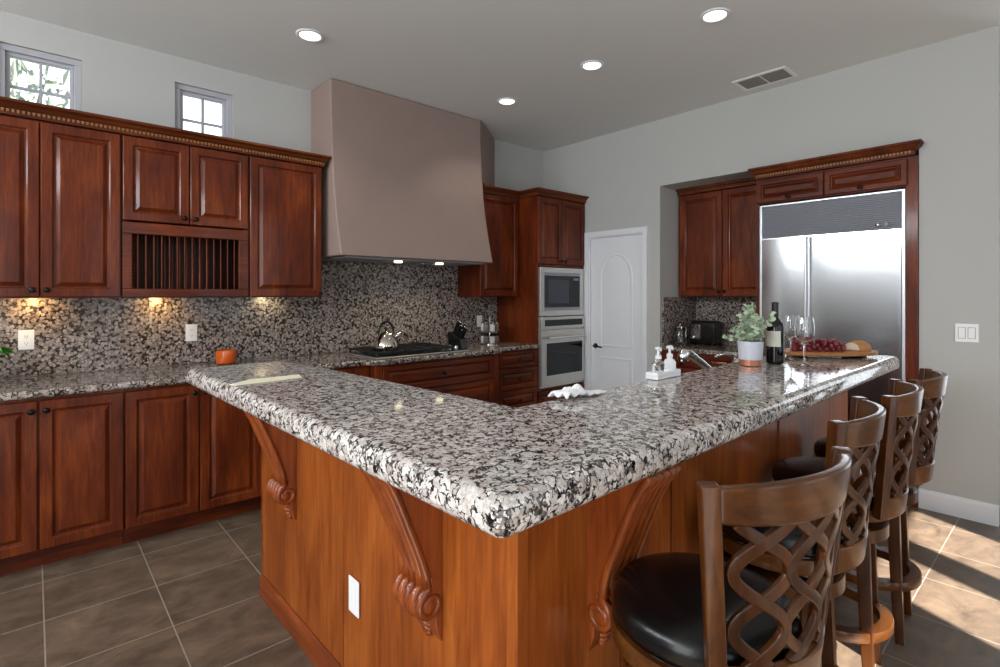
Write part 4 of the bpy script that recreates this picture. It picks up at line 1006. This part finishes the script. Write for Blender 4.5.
# ================================================================== bar stools
def bpos(phi, t, rad_off=0.0):
    """point of the curved backrest surface; phi in degrees from straight back, t 0 seat level .. 1 top"""
    r = 0.250 + 0.086 * t + rad_off; cy = 0.034 + 0.042 * t
    return Vector((r * math.sin(R(phi)), cy - r * math.cos(R(phi)), 0.685 + 0.375 * t))
def bframe(phi): return Vector((math.sin(R(phi)), -math.cos(R(phi)), 0))
def band(phis, t0f, t1f, th, top_round=True):
    rings = []
    for ph in phis:
        a, b2 = t0f(ph), t1f(ph); n_ = bframe(ph)
        rings.append([bpos(ph, a) - n_ * th / 2, bpos(ph, a) + n_ * th / 2, bpos(ph, b2) + n_ * th / 2, bpos(ph, b2) - n_ * th / 2])
    return MB().loft(rings)
def make_stool(loc, rz, label):
    s = thing('bar_stool', loc, rz, label, 'bar stool', 'lattice-back bar stools along the bar')
    # seat cushion
    MB().lathe([(0.178, 0.665), (0.192, 0.672), (0.197, 0.690), (0.194, 0.712), (0.182, 0.728), (0.15, 0.739), (0.08, 0.744), (0.01, 0.745)], n=48).done('seat_cushion', M['leather'], s, smooth=True)
    MB().lathe([(0.188, 0.618), (0.198, 0.624), (0.201, 0.650), (0.197, 0.664), (0.184, 0.6645), (0.170, 0.640), (0.170, 0.618)], n=48, cap=False).done('seat_ring', M['stool_h'], s, smooth='auto')
    MB().box(-0.10, 0.10, -0.10, 0.10, 0.588, 0.594).lathe([(0.085, 0.5945), (0.085, 0.617)], n=28).done('swivel_plate', M['grille'], s, bevel=0.002)
    # lower frame
    MB().lathe([(0.165, 0.535), (0.176, 0.540), (0.176, 0.582), (0.165, 0.587), (0.120, 0.587), (0.120, 0.535)], n=40, cap=False).done('apron', M['stool'], s, smooth='auto')
    for sx_ in (-1, 1):
        for sy_ in (-1, 1):
            rings = []
            for z, o, hw in ((0.587, 0.106, 0.021), (0.40, 0.112, 0.020), (0.16, 0.122, 0.018), (0.0, 0.132, 0.0145)):
                c = (sx_ * o, sy_ * o)
                rings.append([(c[0] - hw, c[1] - hw, z), (c[0] + hw, c[1] - hw, z), (c[0] + hw, c[1] + hw, z), (c[0] - hw, c[1] + hw, z)])
            MB().loft(rings).done('leg', M['stool'], s, bevel=0.003)
    MB().loft([[((r_) * math.cos(2 * math.pi * i / 48), r_ * math.sin(2 * math.pi * i / 48), z_) for r_, z_ in ((0.150, 0.205), (0.187, 0.205), (0.190, 0.210), (0.190, 0.235), (0.187, 0.240), (0.150, 0.240))] for i in range(48)], close=True).done('footrest_ring', M['stool_h'], s, smooth='auto')
    # backrest
    PH = 37
    phs = [-PH + i * (2 * PH) / 28 for i in range(29)]
    band(phs, lambda p: 0.83 - 0.02 * math.cos(R(p * 2.2)), lambda p: 1.0 + 0.03 * math.cos(R(p * 2.0)), 0.022).done('crest_rail', M['stool_h'], s, bevel=0.007, seg=3, angle=60)
    band(phs, lambda p: -0.11, lambda p: 0.085, 0.022).done('lower_rail', M['stool_h'], s, bevel=0.005, angle=60)
    for sg in (-1, 1):
        rings = []
        for i in range(9):
            t = -0.11 + 1.13 * i / 8; c = bpos(sg * (PH + 1.5), t); n_ = bframe(sg * PH); tt = Vector((n_.y, -n_.x, 0)) * 0.017
            h = 0.015 + 0.002 * t
            rings.append([c - n_ * h - tt, c + n_ * h - tt, c + n_ * h + tt, c - n_ * h + tt])
        MB().loft(rings).done('back_post', M['stool'], s, bevel=0.004)
    # lattice: weaving strands whose crossings make pointed ovals and diamonds
    nch = 3; A = 10.6
    mbl_ = []
    for ch in range(nch):
        pc = -21.2 + 21.2 * ch
        for sg in (-1, 1):
            rings = []; N = 40
            for i in range(N + 1):
                t = 0.075 + (0.83 - 0.075) * i / N
                k = (t - 0.075) / 0.755
                ph = pc + sg * (A * 1.02) * math.sin(math.pi * 2.5 * (k - 0.07)); k2 = k + 0.01
                ph2 = pc + sg * (A * 1.02) * math.sin(math.pi * 2.5 * (k2 - 0.07))
                c = bpos(ph, t); c2 = bpos(ph2, t + 0.00755); n_ = bframe(ph)
                d = (c2 - c).normalized(); sd_ = d.cross(n_).normalized()
                hw, ht = 0.0115, 0.006 + 0.0008 * sg
                rings.append([c - sd_ * hw - n_ * ht, c + sd_ * hw - n_ * ht, c + sd_ * hw + n_ * ht, c - sd_ * hw + n_ * ht])
            MB().loft(rings).done('lattice_strand', M['stool'], s, bevel=0.003, angle=60)
    return s
st = make_stool((1.116, 0.574, 0), -12.3, 'lattice-back bar stool nearest the corner, black seat in full view')
copy_tree(st, (1.728, 0.640, 0), 7.5, 'second lattice-back bar stool from the granite corner')
copy_tree(st, (2.235, 0.640, 0), 9, 'third lattice-back bar stool from the corner, pushed in close')
copy_tree(st, (2.705, 0.640, 0), 5, 'lattice-back bar stool at far end of bar beside the wall')
